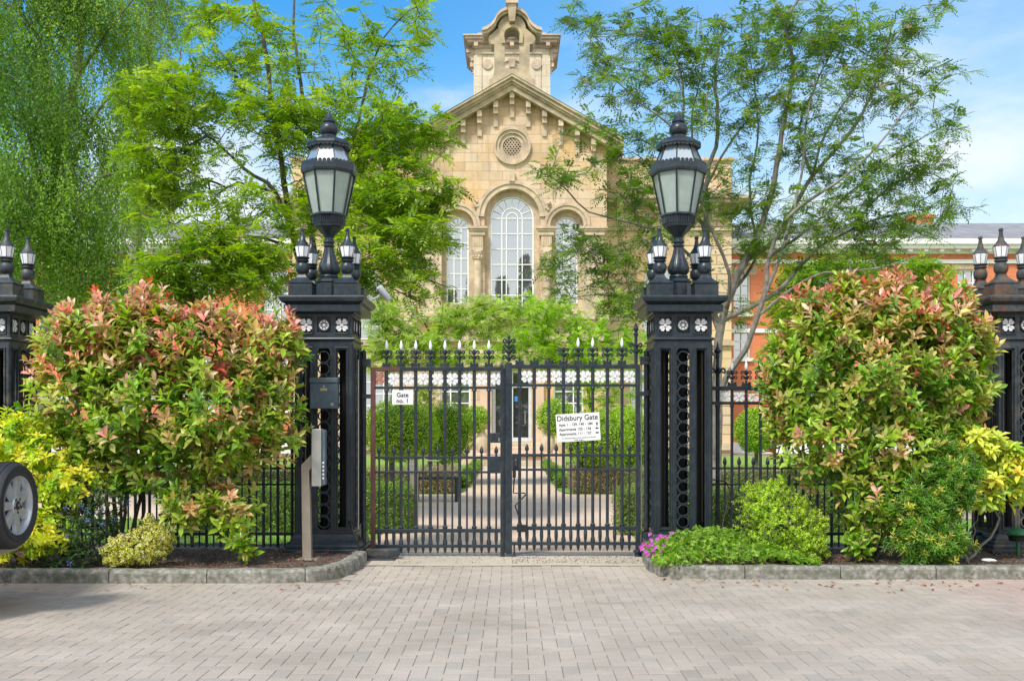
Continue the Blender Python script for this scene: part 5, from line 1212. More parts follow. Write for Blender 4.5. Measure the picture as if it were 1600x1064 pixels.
# ---------------------------------------------------------------- weeping birches
def birch(label, trunk, limbs, clumps, base, leafsize=.050, cols=None, wts=None):
    T = thing('weeping_birch', label, 'tree', base, 'weeping birches at the left')
    sk = Skeleton(); ids = sk.limb([W3(*p) for p in trunk], .20, .04, wob=.015); tr = list(ids)
    for f, pts, r0 in limbs: sk.limb([W3(*p) for p in pts], r0, .012, start=tr[int(f*(len(tr)-1))])
    tops, lens, cc, sway = [], [], [], []
    cols = cols or [(.15,.30,.03),(.08,.19,.022),(.22,.39,.04),(.29,.44,.06)]; wts = wts or [3,2,3,2]
    for cx,cy,rx,ry,Yc,dy,n,ln in clumps:
        m = max(1, int(n*1.3)//28)                       # sub-clumps give curtains
        cen = unit(RNG.normal(0,1,(m,3)))*(RNG.random((m,1))**.5)*np.array([rx*Yc/1600, dy, ry*Yc/1600])+W3(cx,cy,Yc)
        for c in cen:
            col = pick(cols, wts, 1)[0]
            k = 28; sway.append(np.repeat(RNG.normal(0,.30,(1,3)),k,0)); tops.append(c+RNG.normal(0,1,(k,3))*np.array([.19,.19,.26])); lens.append(ln*.70*RNG.uniform(.5,1.2)*RNG.uniform(.45,1.15,k)); cc.append(np.repeat(col[None],k,0)*RNG.uniform(.75,1.25,(k,1)))
    tops = np.concatenate(tops); lens = np.concatenate(lens); cc = np.concatenate(cc)
    anchors = tops[::28]; sway = np.concatenate(sway); sk.grow(anchors, r_tip=.005, droop=.12)
    b = np.array(base); sk.p = [p-b for p in sk.p]
    B, D, L, C = [], [], [], []; tw = MB()
    for i in range(len(tops)):
        n = int(lens[i]/.028); t = np.linspace(0, 1, n); sw = sway[i]+RNG.normal(0,.08,3); sw[2] = 0
        out = unit(RNG.normal(0,1,3)*np.array([1,1,0])+1e-6)*.20
        p = tops[i]-b+np.outer(t, [0,0,-lens[i]])+np.outer(t**1.5, sw)+np.outer(np.sin(t*PI*.5), out)
        if i % 2 == 0: tw.tube([tuple(q) for q in p[::max(1,n//4)]], .0025, 3, cap=False)
        B.append(p+RNG.normal(0,.026,(n,3))); d = RNG.normal(0,.5,(n,3)); d[:,2] -= .75; D.append(d); L.append(leafsize*RNG.uniform(.7,1.2,n)); C.append(np.repeat(cc[i][None],n,0))
    sk.mesh('trunk', BARK_B, T); tw.build('hanging_twigs', BARK_D, T)
    B = np.concatenate(B); L = np.concatenate(L)
    leafmesh('crown', T_DIAMOND, B, np.concatenate(D), unit(rdir(len(B))*.9+np.array([-.15,-.75,.45])), L, L*.68, np.concatenate(C), LEAF, T, jitter=.13)
Y = 19.5
birch('large weeping birch with trailing branches filling the left edge', [(60,790,Y),(70,600,Y),(80,420,Y),(88,260,Y),(118,130,Y),(132,0,Y),(140,-160,Y)],
    [(.42,[(40,200,Y-1),(-40,150,Y-1.6)],.05),(.50,[(150,180,Y-1),(200,130,Y-1.4),(240,110,Y-1.6)],.05),(.6,[(60,60,Y-1),(0,0,Y-1.4),(-60,-40,Y-1.6)],.05),(.7,[(190,20,Y-.8),(240,-30,Y-1)],.045),(.35,[(140,300,Y-1.2),(185,270,Y-1.8)],.04),(.34,[(20,330,Y-1.2),(-30,290,Y-1.8)],.04)],
    [(40,-20,110,90,Y-.8,2.2,430,2.2),(150,-10,80,70,Y-.6,1.8,330,2.0),(30,140,100,60,Y-1.6,2.0,420,2.2),(140,150,60,60,Y-1.3,1.4,230,2.0),(40,270,90,40,Y-2,1.8,380,1.9),(130,290,50,40,Y-1.8,1.2,170,1.5),(-20,60,60,150,Y,2,200,2.4),(90,60,80,200,Y+1.2,1.0,280,2.2),(90,320,90,50,Y-.5,1.2,230,1.7),(60,380,80,30,Y-1.6,1.4,260,1.5),(150,400,50,30,Y-1.4,1.0,170,1.4),(200,300,30,40,Y-1,.7,90,1.5),(0,330,60,60,Y-.5,1.5,200,2.0),(90,430,90,30,Y-1.8,1.4,240,1.0),(170,440,40,24,Y-1.4,.9,110,.9),(215,60,35,50,Y-.8,1.0,70,1.5)],
    tuple(W3(60,790,Y)*np.array([1,1,0])))
Y = 24
birch('smaller weeping birch with sky showing through, right of the large one', [(200,760,Y),(205,560,Y),(212,380,Y),(222,220,Y),(232,80,Y),(238,-60,Y)],
    [(.45,[(240,330,Y-.6),(262,300,Y-.8)],.03),(.55,[(190,230,Y-.6),(170,200,Y-.9)],.03),(.7,[(250,110,Y-.5),(275,90,Y-.8)],.03)],
    [(225,-20,55,50,Y,1.3,200,2.3),(215,110,50,50,Y,1.2,190,2.4),(245,90,22,60,Y-.5,.6,60,2.1),(195,230,40,40,Y,1.1,110,2.2),(245,290,20,26,Y-.4,.5,50,2.2),(200,330,35,40,Y,.9,80,1.8),(262,30,30,40,Y-.3,.7,60,1.9)],
    tuple(W3(200,760,Y)*np.array([1,1,0])), cols=[(.17,.30,.04),(.21,.33,.07),(.25,.38,.05)], wts=[2,2,1])

# ---------------------------------------------------------------- small garden trees behind the gate
def smalltree(label, base, limbs, blobs, cols, wts, L=.17, leaves=8, bark=BARK_D, name='garden_tree', leaflet=.06, group='small trees in the garden', flowers=0):
    return rowan(name, label, limbs, blobs, bark, cols, wts, tipd=.78, leaves=leaves, L=L, leaflet=leaflet, base=base, group=group, flowers=flowers)
Y = 24
SRC.update(dict(b=.5,c=.55,d=.6,e=.62))
smalltree('low spreading small-leaved tree above the left gate leaf', tuple(W3(672,760,Y)*np.array([1,1,0])), [
    ('a', None, [(672,760,Y),(672,640,Y),(678,560,Y),(690,500,Y),(700,480,Y)], .07, .015), ('b','a',[(640,520,Y-.3),(600,500,Y-.5)],.03,.008), ('c','a',[(730,490,Y),(780,480,Y-.2)],.03,.008), ('d','a',[(660,500,Y+.3),(640,470,Y+.3)],.025,.008)],
    [(600,480,45,30,Y-.3,.8,70),(800,485,50,22,Y-.2,.7,60),(750,478,50,20,Y-.2,.7,60),(690,565,110,14,Y-.7,.6,90),(610,510,55,48,Y-.3,1.0,190),(680,530,60,45,Y,1.2,190),(640,545,70,30,Y-.6,.8,120),(730,505,50,38,Y,1.1,130),(700,490,40,20,Y,1,30),(780,500,40,40,Y-.1,1.0,100),(600,560,50,25,Y-.5,.8,90),(720,560,60,20,Y-.5,.8,80),(660,610,26,38,Y-.5,.4,40)],
    [(.34,.50,.06),(.44,.60,.09),(.50,.60,.18),(.52,.54,.28)], [3,3,3,1.2], L=.17, leaflet=.062)
Y = 26
smalltree('low spreading bright green tree above the right gate leaf', tuple(W3(925,760,Y)*np.array([1,1,0])), [
    ('a', None, [(925,760,Y),(922,640,Y),(912,560,Y),(900,500,Y)], .07, .015), ('b','a',[(870,520,Y-.3),(830,500,Y-.5)],.03,.008), ('c','a',[(950,520,Y),(990,510,Y-.2)],.03,.008), ('d','a',[(890,500,Y+.3),(860,480,Y+.3)],.025,.008)],
    [(960,475,40,26,Y,.7,60),(820,478,40,20,Y-.2,.7,50),(900,568,100,14,Y-.5,.6,90),(850,510,55,42,Y-.1,1.1,190),(920,530,50,42,Y,1.1,150),(870,550,60,30,Y-.4,1,140),(980,540,40,38,Y,1,110),(800,540,50,34,Y-.3,.9,110),(930,600,36,46,Y-.6,.7,100),(970,640,30,40,Y-.5,.6,60),(875,480,50,20,Y,.8,60),(1000,600,20,60,Y,.5,40)],
    [(.34,.52,.05),(.44,.62,.08),(.39,.60,.06),G1], [3,3,2,.8], L=.18, leaflet=.064)
Y = 20
smalltree('bright green maple-like tree behind the right red-tipped bush', tuple(W3(1310,790,Y)*np.array([1,1,0])), [
    ('a', None, [(1310,790,Y),(1308,640,Y),(1300,520,Y),(1310,440,Y)], .08, .02), ('b','a',[(1250,470,Y-.3),(1210,440,Y-.4)],.03,.008), ('c','a',[(1370,460,Y),(1430,430,Y-.2)],.03,.008), ('d','a',[(1340,420,Y+.3),(1390,400,Y+.3)],.025,.008)],
    [(1235,520,30,60,Y-.3,.9,60),(1255,430,50,30,Y-.2,.9,70),(1240,480,50,50,Y,1.1,120),(1310,430,60,36,Y,1.2,150),(1400,430,55,32,Y,1.2,130),(1450,425,40,28,Y,1,70),(1330,500,80,50,Y-.2,1.2,170),(1230,560,40,40,Y-.3,.8,80),(1270,600,60,40,Y,1,80)],
    [(.24,.40,.04),(.30,.44,.05),G1,G2], [3,3,2,1], L=.2, leaflet=.075, leaves=7)
# ---------------------------------------------------------------- clipped shrubs, standards, hedges
def leafball(T, cens, n, size, cols, wts, mat=LEAF, name='crown', tmpl=T_FOLD, wd=.55, shell=.35, core=None):
    B, D = [], []
    for (c, r) in cens:
        c = np.array(c); r = np.array(r); v = unit(RNG.normal(0,1,(n,3))); lump = 1+.07*np.sin(v[:,0]*9+c[0]*3)*np.sin(v[:,1]*8+1)*np.sin(v[:,2]*9+2)
        rad = (1-shell*RNG.random((n,1))**1.6)*lump[:,None]; B.append(c+v*r*rad); D.append(v)
    B = np.concatenate(B); V0 = np.concatenate(D); N = len(B); NR = unit(V0*.8+RNG.normal(0,.5,(N,3))+np.array([0,-.2,.45])); D = unit(rdir(N)+V0*.3)
    o = leafmesh(name, tmpl, B, D, NR, size*RNG.uniform(.7,1.3,N), size*wd, pick(cols,wts,N), mat, T, jitter=.18)
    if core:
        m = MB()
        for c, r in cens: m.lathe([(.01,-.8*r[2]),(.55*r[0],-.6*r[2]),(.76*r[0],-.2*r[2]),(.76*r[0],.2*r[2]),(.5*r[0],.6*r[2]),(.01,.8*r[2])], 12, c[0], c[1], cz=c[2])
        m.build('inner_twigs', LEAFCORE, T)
    return o
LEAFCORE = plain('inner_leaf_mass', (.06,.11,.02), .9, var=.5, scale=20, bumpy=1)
def standard(px, py, rx, ry, Y, label, trunkpx=None, n=5000, size=.05, cols=None, stem=True, group='clipped round trees in the garden'):
    c = W3(px,py,Y); s = Y/1600; x = c[0]; T = thing('clipped_tree', label, 'tree', (x, Y, 0), group)
    cens = [((0,0,c[2]),(rx*s,rx*s,ry*s))]
    leafball(T, cens, int(n*2.1), size, cols or [(.34,.52,.04),(.24,.42,.03),(.47,.62,.06),(.13,.25,.02)], [3,3,2,1.5], core=True)
    if stem:
        dx = 0 if trunkpx is None else (trunkpx-px)*s; MB().tube([(dx,0,-.02),(dx,0,c[2]*.6),(dx*.5,0,c[2])], [.06,.05,.04], 8).build('trunk', BARK_D, T, smooth=True)
standard(625, 672, 62, 50, 19.5, 'large round clipped tree nearest the left side of the garden', 612)
standard(697, 676, 46, 50, 25.5, 'round clipped tree left of the path, right of the largest one', 693, n=4500)
standard(932, 684, 54, 46, 22, 'round clipped tree right of the path behind the tilted sign', 908)
standard(985, 688, 38, 48, 24, 'clipped round tree half hidden by the right pier', 985)
standard(1182, 672, 34, 36, 26, 'round clipped bush seen through the right railing', 1182)
standard(743, 655, 23, 21, 37.2, 'small clipped ball on the urn left of the steps', None, n=1500, size=.07, stem=False, group='clipped balls on urns')
standard(868, 652, 31, 30, 37.2, 'wider clipped ball above the urn right of the steps', None, n=2200, size=.07, stem=False, group='clipped balls on urns')
def hedge(x0,x1,y0,y1,z1,label,cols,wts,n,size=.035,name='hedge'):
    T = thing(name, label, 'hedge', ((x0+x1)/2,(y0+y1)/2,0)); a,b,c = (x1-x0)/2,(y1-y0)/2,z1
    P = RNG.uniform(-1,1,(n,3))*np.array([a,b,c/2])+np.array([0,0,c/2]); k = RNG.integers(0,4,n); j = RNG.normal(0,.03,n)
    P[k==0,2] = c+j[k==0]; m = k==1; P[m,1] = -b+j[m]; m = k==2; P[m,0] = a*np.sign(RNG.normal(0,1,m.sum()))+j[m]
    leafmesh('foliage', T_FOLD, P, rdir(n,.5), rdir(n,.5), size*RNG.uniform(.7,1.3,n), size*.6, pick(cols,wts,n), LEAF, T, jitter=.22)
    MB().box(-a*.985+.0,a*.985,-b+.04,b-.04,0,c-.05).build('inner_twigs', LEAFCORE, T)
GR = [(.17,.32,.035),(.11,.22,.03),(.25,.40,.06),(.28,.24,.12)]; BR = [(.40,.30,.19),(.33,.25,.14),(.24,.26,.10),(.46,.36,.24)]
hedge(-4.4,-1.42,13.9,14.7,.62,'low green hedge just inside the gate at left',GR,[3,2,2,1.2],15000)
hedge(1.47,4.6,13.7,14.5,.58,'low green and brown hedge just inside the gate at right',GR+BR[:2],[3,2,2,1,2,1],15000)
hedge(-1.95,-1.25,21.7,23.6,.48,'brown low hedge bordering the bed left of the path',BR,[3,2,1,2],7000,.04)
hedge(1.30,2.25,21.7,23.6,.50,'brown low hedge bordering the bed right of the path',BR,[3,2,1,2],9000,.04)
hedge(2.3,11,21.7,22.4,.50,'long beige hedge beyond the right railing',BR,[3,2,1,2],16000,.04)
hedge(-12,-2.0,21.7,22.4,.50,'long beige hedge beyond the left railing',BR,[3,2,1,2],18000,.04)
hedge(1.04,1.28,23.7,34.5,.22,'low green edging right of the central path',GR,[3,2,2,.3],7000,.05)
hedge(-1.28,-1.04,23.7,34.5,.22,'low green edging left of the central path',GR,[3,2,2,.3],7000,.05)
def grass():
    n = 60000; x = RNG.uniform(-9,9,n); y = RNG.uniform(12,36,n); ok = (np.abs(x) > 1.35) & ~((y > 15.9) & (y < 21.6)) & ((y>21.6)|(np.abs(x)>1.85)); x, y = x[ok], y[ok]; n = len(x)
    leafmesh('grass', T_DIAMOND, np.stack([x,y,np.full(n,-.012)],1), rdir(n,2.0), rdir(n), RNG.uniform(.05,.11,n), .014, pick([(.20,.38,.04),(.28,.46,.06),(.16,.28,.04)],[2,2,1],n), LEAF, None)
    tag(bpy.data.objects['grass'], 'short bright grass in the garden beyond the gate', 'grass', None, 'stuff')
grass()
def shrub(name, label, base, blobs, nt, k, L, wd, colfn, stems, mat=LEAFG, cat='shrub', up=.45, bark=BARK_D, lift=.35, tmpl=T_LEAF, inner=None, back=.04, shell=.22, twr=.004, weights=None, lv=.25, group=None, droop=.05, elv=.75, bump_=.16):
    """stems rise from the ground, twigs reach leafy whorls set over lumpy volumes"""
    T = thing(name, label, cat, base, group); b = np.array(base); sk = Skeleton()
    for pts, r0, r1 in stems: sk.limb([W3(*p) for p in pts], r0, r1, wob=.008, step=.08)
    tips, dirs = [], []; tot = sum(q[6] for q in blobs)
    for cx,cy,rx,ry,Yc,dy,w in blobs:
        n = int(nt*w/tot); v = unit(RNG.normal(0,1,(n,3))*np.array([1,1.0,1])); m = v[:,1] > .35; v[m,1] *= -1
        s = Yc/1600; lump = 1+bump_*np.sin(v[:,0]*7+cx)*np.cos(v[:,2]*6+cy)+RNG.normal(0,.08,n)
        rad = (1-shell*RNG.random(n)**1.3)*lump; R3 = np.array([rx*s,dy,ry*s])
        tips.append(W3(cx,cy,Yc)+v*R3*rad[:,None]); dirs.append(unit(v/R3*min(R3)+np.array([0,-.12,up])+RNG.normal(0,.28,(n,3))))
    tips = np.concatenate(tips); dirs = np.concatenate(dirs); ok = tips[:,2] > .12; tips, dirs = tips[ok], dirs[ok]
    sk.grow(tips, r_tip=twr, droop=-.03, avoid_down=.8, step=.12, kmax=.006)
    sk.p = [p-b for p in sk.p]; sk.mesh('stems', bark, T, ntw=3)
    whorls(tips-b, dirs, k, L, wd, None, None, 'leaves', mat, T, tmpl=tmpl, lift=lift, colfn=colfn, back=back, lv=lv, elv=elv)
    return T, tips, dirs
def photinia_col(ztop, zmid):
    def fn(bp, q, n, k):
        z = bp.reshape(n,k,3)[:,0,2]; f = np.clip((z-zmid)/(ztop-zmid),0,1)
        kind = RNG.random(n); c = np.zeros((n,k,3)); qq = q.reshape(n,k)
        young = kind < (.04+.90*f**1.3)
        vivid = RNG.random(n) < .07
        gr = pick([(.23,.42,.035),(.34,.50,.045),(.14,.29,.03),(.42,.50,.08),(.54,.38,.14)],[3,3,1.8,1.6,1.2],n); rd = pick([(.80,.27,.19),(.76,.36,.26),(.72,.48,.32),(.84,.36,.32),(.62,.42,.15)],[3.5,3,1.5,3,2.5],n); rv = pick([(.72,.09,.05),(.68,.12,.09)],[1,1],n)
        rd = np.where(vivid[:,None], rv, rd)
        for i in range(k):
            w = np.where(young, np.clip(.25+1.0*qq[:,i],0,1), np.clip(qq[:,i]-.5,0,.35)*(kind<.4))[:,None]
            c[:,i,:] = gr*(1-w)+rd*w
        return (c*RNG.uniform(.8,1.2,(n,k,1))).reshape(-1,3)
    return fn
Y = 10.55
shrub('photinia_shrub', 'large red-tipped glossy bush in the left bed, leaning on the pier', (-3.85,Y,.08),
    [(175,485,36,34,Y,.3,.35),(240,480,34,34,Y,.3,.3),(115,505,30,34,Y,.3,.25),(330,500,40,28,Y,.3,.25),(450,520,26,30,Y,.25,.2),(150,540,80,70,Y,.55,1.2),(230,520,90,65,Y,.65,1.6),(330,540,95,68,Y,.7,1.8),(420,545,65,60,Y+.1,.5,1.0),(130,630,80,85,Y-.05,.6,1.5),(230,630,100,90,Y-.1,.7,1.8),(340,640,105,85,Y-.1,.7,1.9),(420,640,65,80,Y+.05,.5,1.0),(250,715,90,60,Y-.1,.5,.8),(360,700,80,45,Y-.1,.5,.7),(300,780,55,50,Y-.25,.4,.42),(365,790,45,50,Y-.25,.35,.36),(140,720,50,50,Y-.1,.4,.26),(385,850,22,22,Y-.4,.2,.09),(85,560,35,50,Y,.35,.3),(205,760,24,24,Y-.2,.25,.06)],
    1700, 9, .132, .39, photinia_col(2.75-.08, 1.55-.08),
    [([(182,845,Y-.1),(178,760,Y-.1),(182,700,Y),(150,620,Y),(130,540,Y)],.022,.008),([(190,848,Y),(198,760,Y),(186,700,Y),(230,600,Y),(240,500,Y)],.020,.008),([(200,848,Y-.05),(215,790,Y),(228,740,Y),(300,640,Y),(340,540,Y)],.022,.008),([(212,850,Y),(225,800,Y+.1),(240,740,Y+.1),(350,680,Y+.1),(430,600,Y+.1)],.018,.007),([(300,850,Y+.2),(305,760,Y+.1),(330,680,Y)],.016,.006),([(176,848,Y+.1),(160,760,Y+.1),(110,640,Y)],.016,.006)], lift=.15, back=.15, shell=.34, elv=1.5, up=.9, bump_=.22)
Y = 10.75
shrub('photinia_shrub', 'tall red-tipped glossy bush in the right bed in front of the railing', (3.75,Y,.08),
    [(1260,470,34,34,Y,.3,.3),(1385,455,40,34,Y,.3,.35),(1480,465,40,36,Y,.3,.35),(1320,455,30,30,Y,.3,.25),(1290,510,66,50,Y,.55,1.0),(1390,500,75,55,Y,.6,1.3),(1475,510,65,60,Y,.55,1.1),(1260,590,70,75,Y,.6,1.3),(1360,590,100,90,Y-.1,.7,2.0),(1465,600,75,85,Y-.05,.6,1.4),(1290,680,75,75,Y-.1,.6,1.2),(1400,690,85,80,Y-.15,.6,1.5),(1350,775,60,55,Y-.25,.4,.7),(1405,790,50,50,Y-.25,.35,.4),(1520,540,30,50,Y,.3,.35),(1515,610,28,50,Y,.3,.25),(1208,580,32,60,Y,.3,.35),(1215,640,28,50,Y,.3,.25),(1340,840,30,30,Y-.3,.25,.16)],
    1620, 9, .134, .39, photinia_col(3.15, 1.75),
    [([(1352,880,Y),(1350,820,Y),(1345,760,Y),(1330,640,Y),(1300,520,Y)],.032,.010),([(1356,880,Y),(1365,800,Y),(1390,700,Y),(1400,580,Y),(1390,500,Y)],.024,.009),([(1350,880,Y),(1320,800,Y),(1280,700,Y),(1255,600,Y)],.020,.008),([(1358,880,Y),(1400,800,Y),(1450,690,Y),(1480,570,Y)],.020,.008)], lift=.15, back=.15, shell=.34, elv=1.5, up=.9, bump_=.22)
def cfn(cols, wts, tipc=None, tipp=0, ):
    def fn(bp, q, n, k):
        c = np.repeat(pick(cols,wts,n),k,0)
        if tipc is not None:
            m = np.repeat(RNG.random(n) < tipp, k); w = (np.clip(q*1.6,0,1)*m)[:,None]; c = c*(1-w)+np.array(tipc)*w
        return c*RNG.uniform(.82,1.18,(n*k,1))
    return fn
Y = 10.2
shrub('yellow_shrub', 'bright yellow-leaved bush behind the car wheel at left', (-4.75,Y,.08),
    [(20,690,55,45,Y+.2,.45,1),(90,700,70,45,Y+.25,.4,1.1),(60,760,80,60,Y,.45,1.4),(120,760,45,50,Y,.35,.6),(30,830,55,45,Y-.15,.35,.8),(75,830,45,40,Y-.2,.3,.5),(-40,760,60,90,Y,.5,1)],
    800, 9, .085, .42, cfn([(.74,.74,.06),(.56,.68,.06),(.33,.52,.05),(.72,.64,.07)],[3,3,2,1]), [([(40,880,Y),(50,800,Y),(60,720,Y)],.02,.008),([(50,880,Y),(90,800,Y),(110,720,Y)],.016,.006),([(30,880,Y),(-20,800,Y),(-30,720,Y)],.016,.006)], mat=LEAF, lift=.2)
Y = 10.15
T_, tp, dr = shrub('ceanothus_shrub', 'dark small-leaved bush with tiny blue flowers at the left kerb', (-4.3,Y,.08),
    [(125,820,55,55,Y,.3,1),(165,790,35,50,Y+.1,.3,.7),(110,870,50,22,Y-.1,.25,.4)], 900, 6, .035, .5, cfn([(.035,.10,.02),(.05,.14,.03),(.08,.19,.04)],[2,2,1]), [([(130,885,Y),(128,840,Y),(125,790,Y)],.014,.006)], tmpl=T_FOLD)
f = tp[RNG.choice(len(tp), 44, replace=False)]-np.array((-4.3,Y,.08)); n = 22; N = len(f)*n
leafmesh('blue_flowers', T_DIAMOND, np.repeat(f,n,0)+RNG.normal(0,.016,(N,3))+np.array([0,-.03,.01]), rdir(N), rdir(N,1), .014, .012, pick([(.20,.28,.68),(.30,.38,.78)],[1,1],N), LEAF, T_)
Y = 10.05
shrub('euonymus_shrub', 'low mound of tiny pale yellow leaves beside the left kerb', (-3.64,Y,.08),
    [(215,855,48,30,Y,.30,1.2),(245,838,28,26,Y+.05,.2,.6),(190,870,28,18,Y-.05,.2,.4),(232,812,10,12,Y+.05,.08,.08)], 1100, 7, .028, .62, cfn([(.82,.80,.26),(.74,.74,.16),(.86,.84,.42),(.56,.62,.10)],[3,3,2,1.5]), [([(218,885,Y),(216,860,Y),(215,840,Y)],.010,.005)], mat=LEAF, tmpl=T_FOLD, lift=.3)
Y = 10.75
shrub('mounded_shrub', 'rounded yellow-green small-leaved bush at the foot of the right railing', (2.85,Y,.08),
    [(1222,822,66,56,Y-.2,.42,1.6),(1190,790,36,36,Y-.2,.3,.6),(1258,850,34,38,Y-.3,.3,.6),(1205,768,30,22,Y-.2,.25,.4),(1230,860,50,25,Y-.35,.25,.4)], 2600, 8, .030, .60, cfn([(.50,.70,.06),(.60,.76,.08),(.38,.56,.05),(.20,.34,.035)],[3,3,2,1]), [([(1225,880,Y),(1222,850,Y),(1222,800,Y)],.014,.006)], mat=LEAF, tmpl=T_FOLD, lift=.35)
Y = 10.25
shrub('narrow_leaved_shrub', 'dark green bush of narrow upright leaves between the two right bushes', (4.2,Y,.08),
    [(1430,800,50,60,Y,.38,1.1),(1475,750,50,60,Y+.05,.38,1.1),(1450,840,60,38,Y-.1,.35,.8),(1460,700,34,30,Y+.1,.3,.4)], 2000, 10, .07, .20, cfn([(.13,.31,.035),(.20,.42,.045),(.09,.22,.03)],[2,2,1],(.66,.62,.10),.2), [([(1450,880,Y),(1450,820,Y),(1455,740,Y)],.014,.006),([(1440,880,Y),(1430,820,Y),(1425,760,Y)],.012,.006)], tmpl=T_FOLD, lift=.5, up=.8, back=.07)
Y = 10.45
shrub('yellowing_shrub', 'straggly yellow-green bush with bare twisted stems at the right edge', (4.65,Y,.08),
    [(1525,690,42,30,Y,.30,1.0),(1570,715,36,28,Y,.28,.7),(1545,745,60,22,Y-.05,.3,.7),(1590,760,28,22,Y-.05,.25,.4),(1500,735,26,24,Y,.25,.4),(1540,780,40,14,Y-.1,.2,.3)], 190, 9, .125, .36,
    cfn([(.62,.66,.08),(.50,.62,.08),(.33,.52,.07),(.76,.58,.06)],[3,3,1.5,1]),
    [([(1512,880,Y),(1508,860,Y),(1500,820,Y),(1498,780,Y),(1510,740,Y)],.020,.007),([(1512,875,Y),(1545,840,Y),(1562,810,Y-.05),(1550,790,Y),(1575,760,Y),(1585,720,Y)],.015,.005),([(1510,862,Y),(1522,830,Y+.05),(1520,780,Y+.05),(1530,700,Y+.05)],.010,.004),([(1505,850,Y),(1530,800,Y-.05),(1540,770,Y)],.008,.004)], lift=-.05, up=.6, bark=BARK_G, mat=LEAFG, shell=.5)
# geranium ground cover with magenta flowers
def geranium():
    T = thing('geranium_patch', 'low spreading geranium with magenta flowers spilling over the right kerb', 'flowers', (2.0,10.45,.09)); b = np.array((2.0,10.45,.09))
    n = 2600; x = RNG.uniform(1.38,3.0,n); y = RNG.uniform(9.86,10.98,n); h = .30*np.exp(-((x-1.95)/.62)**2)*np.clip(1.15-abs(y-10.5)/.75,0,1)+.10*np.exp(-((x-2.6)/.4)**2)
    ok = (h > .03) & ~((x > 2.35)&(y>10.45)); x,y,h = x[ok],y[ok],h[ok]; n = len(x); z = .10+h*RNG.uniform(.45,1.05,n)+RNG.normal(0,.012,n); P = np.stack([x,y,z],1)
    whorls(P-b, rdir(n,1.6), 7, .036, .5, None, None, 'leaves', LEAF, T, tmpl=T_FOLD, lift=.15, colfn=cfn([(.24,.42,.05),(.33,.50,.07),(.17,.31,.04)],[3,3,1.5]))
    pos = [W3(*p) for p in ((1003,862,10.25),(1012,857,10.3),(1020,863,10.2),(1017,848,10.3),(1030,841,10.4),(1035,842,10.5),(1050,837,10.6),(1022,871,10.15),(1033,864,10.2),(1008,866,10.2),(1015,838,10.6),(1090,844,10.6),(1121,835,10.7),(1018,854,10.3),(1024,858,10.25),(1043,843,10.4),(1027,846,10.4),(1006,854,10.3),(1012,870,10.15),(1001,858,10.25),(1037,856,10.3))]
    for p in pos:
        B = np.array([p-b+np.array([0,-.02,.03])+RNG.normal(0,.003,3) for k in range(5)]); D = np.array([(math.cos(2*PI*k/5+.3),-.5,math.sin(2*PI*k/5+.3)) for k in range(5)])
        leafmesh('flower', T_FOLD, B, D, np.tile([0,-1.,.3],(5,1)), .028, .026, pick([(.60,.10,.52),(.68,.20,.62)],[1,1],1).repeat(5,0), LEAF, T)
    m = MB()
    for p in pos: q = p-b; m.tube([(q[0]*.97+.03,q[1]+.05,.06),(q[0],q[1]-.01,q[2]+.02)], .002, 3)
    m.build('flower_stalks', BARK_D, T)
geranium()
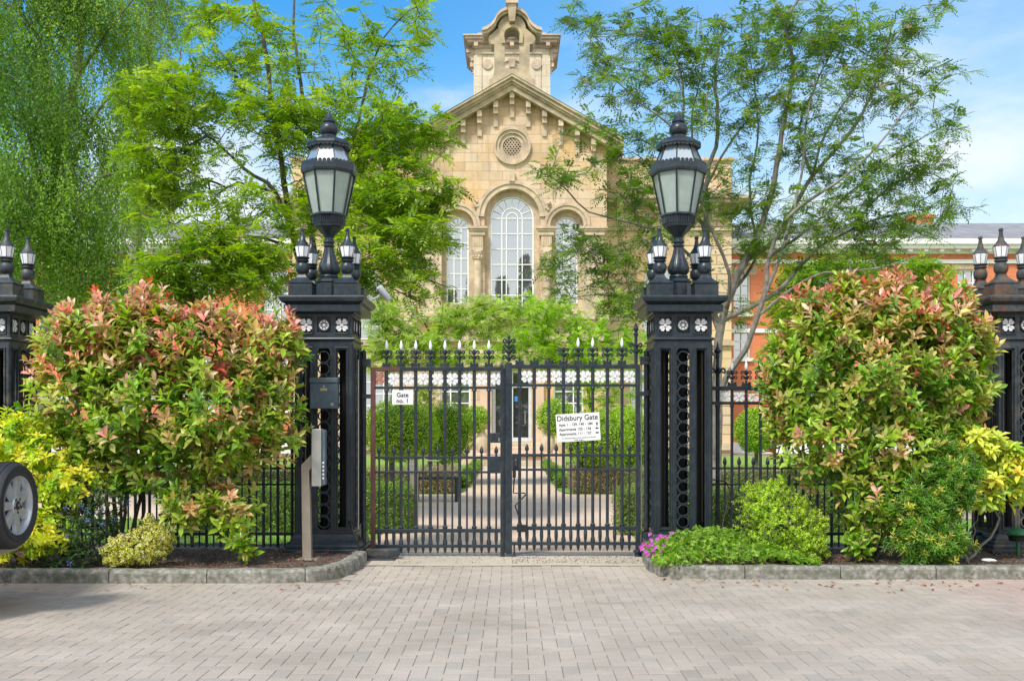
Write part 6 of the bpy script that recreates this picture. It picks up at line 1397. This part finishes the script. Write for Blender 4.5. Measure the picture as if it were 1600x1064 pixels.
def litter():
    n = 420; x = np.concatenate([RNG.uniform(-6,-1.7,n//2), RNG.uniform(1.6,6,n-n//2)]); y = np.where(x<0, RNG.uniform(9.72,11.3,n), RNG.uniform(9.95,11.3,n)); z = np.full(n,.105)
    k = 110; x2 = np.concatenate([RNG.uniform(-5,5,k//2), RNG.uniform(1.4,5.2,k-k//2)]); y2 = np.concatenate([RNG.uniform(9.0,9.55,k//2), RNG.uniform(9.35,9.78,k-k//2)]); ok = np.abs(x2) > 1.2; x2, y2 = x2[ok], y2[ok]
    P = np.stack([np.concatenate([x,x2]), np.concatenate([y,y2]), np.concatenate([z, np.full(len(x2),.006)])],1); N = len(P)
    d = rdir(N); d[:,2] = np.abs(d[:,2])*.2; o = leafmesh('fallen_leaves', T_LEAF, P, d, rdir(N,3), RNG.uniform(.03,.075,N), RNG.uniform(.015,.03,N), pick([(.30,.09,.05),(.22,.12,.06),(.42,.24,.12),(.40,.13,.08),(.50,.40,.24)],[2,2,2,1,1],N), LEAF, None)
    tag(o, 'dry brown and red leaves scattered on the soil and along the kerb', 'fallen leaves', None, 'stuff')
    n = 6000; x = np.concatenate([RNG.uniform(-6,-1.65,n//2), RNG.uniform(1.5,6,n-n//2)]); y = np.where(x<0, RNG.uniform(9.7,11.4,n), RNG.uniform(9.93,11.4,n))
    o = leafmesh('bark_chippings', T_FOLD, np.stack([x,y,np.full(n,.098)],1), rdir(n,.1), rdir(n,1), RNG.uniform(.01,.035,n), RNG.uniform(.008,.018,n), pick([(.13,.08,.055),(.22,.16,.11),(.07,.05,.04),(.36,.32,.27)],[3,2,3,.5],n), LEAF, None); tag(o, 'dark bark chippings and debris on the planting beds', 'mulch', None, 'stuff')
litter()
def debris():
    n = 1300; x = RNG.uniform(.0,1.38,n)**1.0; y = 10.86+RNG.random(n)**1.2*.6; m = RNG.random(n) < .22; x[m] = RNG.uniform(-1.5,0,m.sum())
    o = leafmesh('gate_debris', T_FOLD, np.stack([x,y,np.full(n,.008)],1), rdir(n,.1), rdir(n,1), RNG.uniform(.006,.022,n), RNG.uniform(.005,.012,n), pick([(.22,.14,.09),(.12,.08,.05),(.34,.25,.17)],[3,2,1],n), LEAF, None); tag(o, 'brown grit and leaf debris swept under the right gate leaf', 'debris', None, 'stuff')
debris()

def backwood():
    """the belt of conifers across the road, behind the camera, mirrored in the hall's windows"""
    B, D = [], []
    for x, h, r in ((-7,17,1.5),(-4.5,20,1.4),(-1.2,18.5,1.3),(1.5,21,1.5),(4.2,19,1.3),(8,16,1.6),(-11,15,1.7),(12,17,1.5)):
        n = 1500; z = RNG.random(n)**.8*h; a = RNG.random(n)*2*PI; rr = r*(1-z/h)**.7*(.7+.3*RNG.random(n)); B.append(np.stack([x+rr*np.cos(a), -24+rr*np.sin(a), z],1)); D.append(np.stack([np.cos(a),np.sin(a),-.4+0*a],1))
    B = np.concatenate(B); N = len(B); o = leafmesh('far_trees', T_DIAMOND, B, np.concatenate(D), rdir(N,1), .7, .45, pick([(.03,.07,.02),(.05,.10,.03)],[1,1],N), LEAF, None)
    tag(o, 'dark conifers across the road, seen only mirrored in the hall windows', 'trees', None, 'stuff')
backwood()
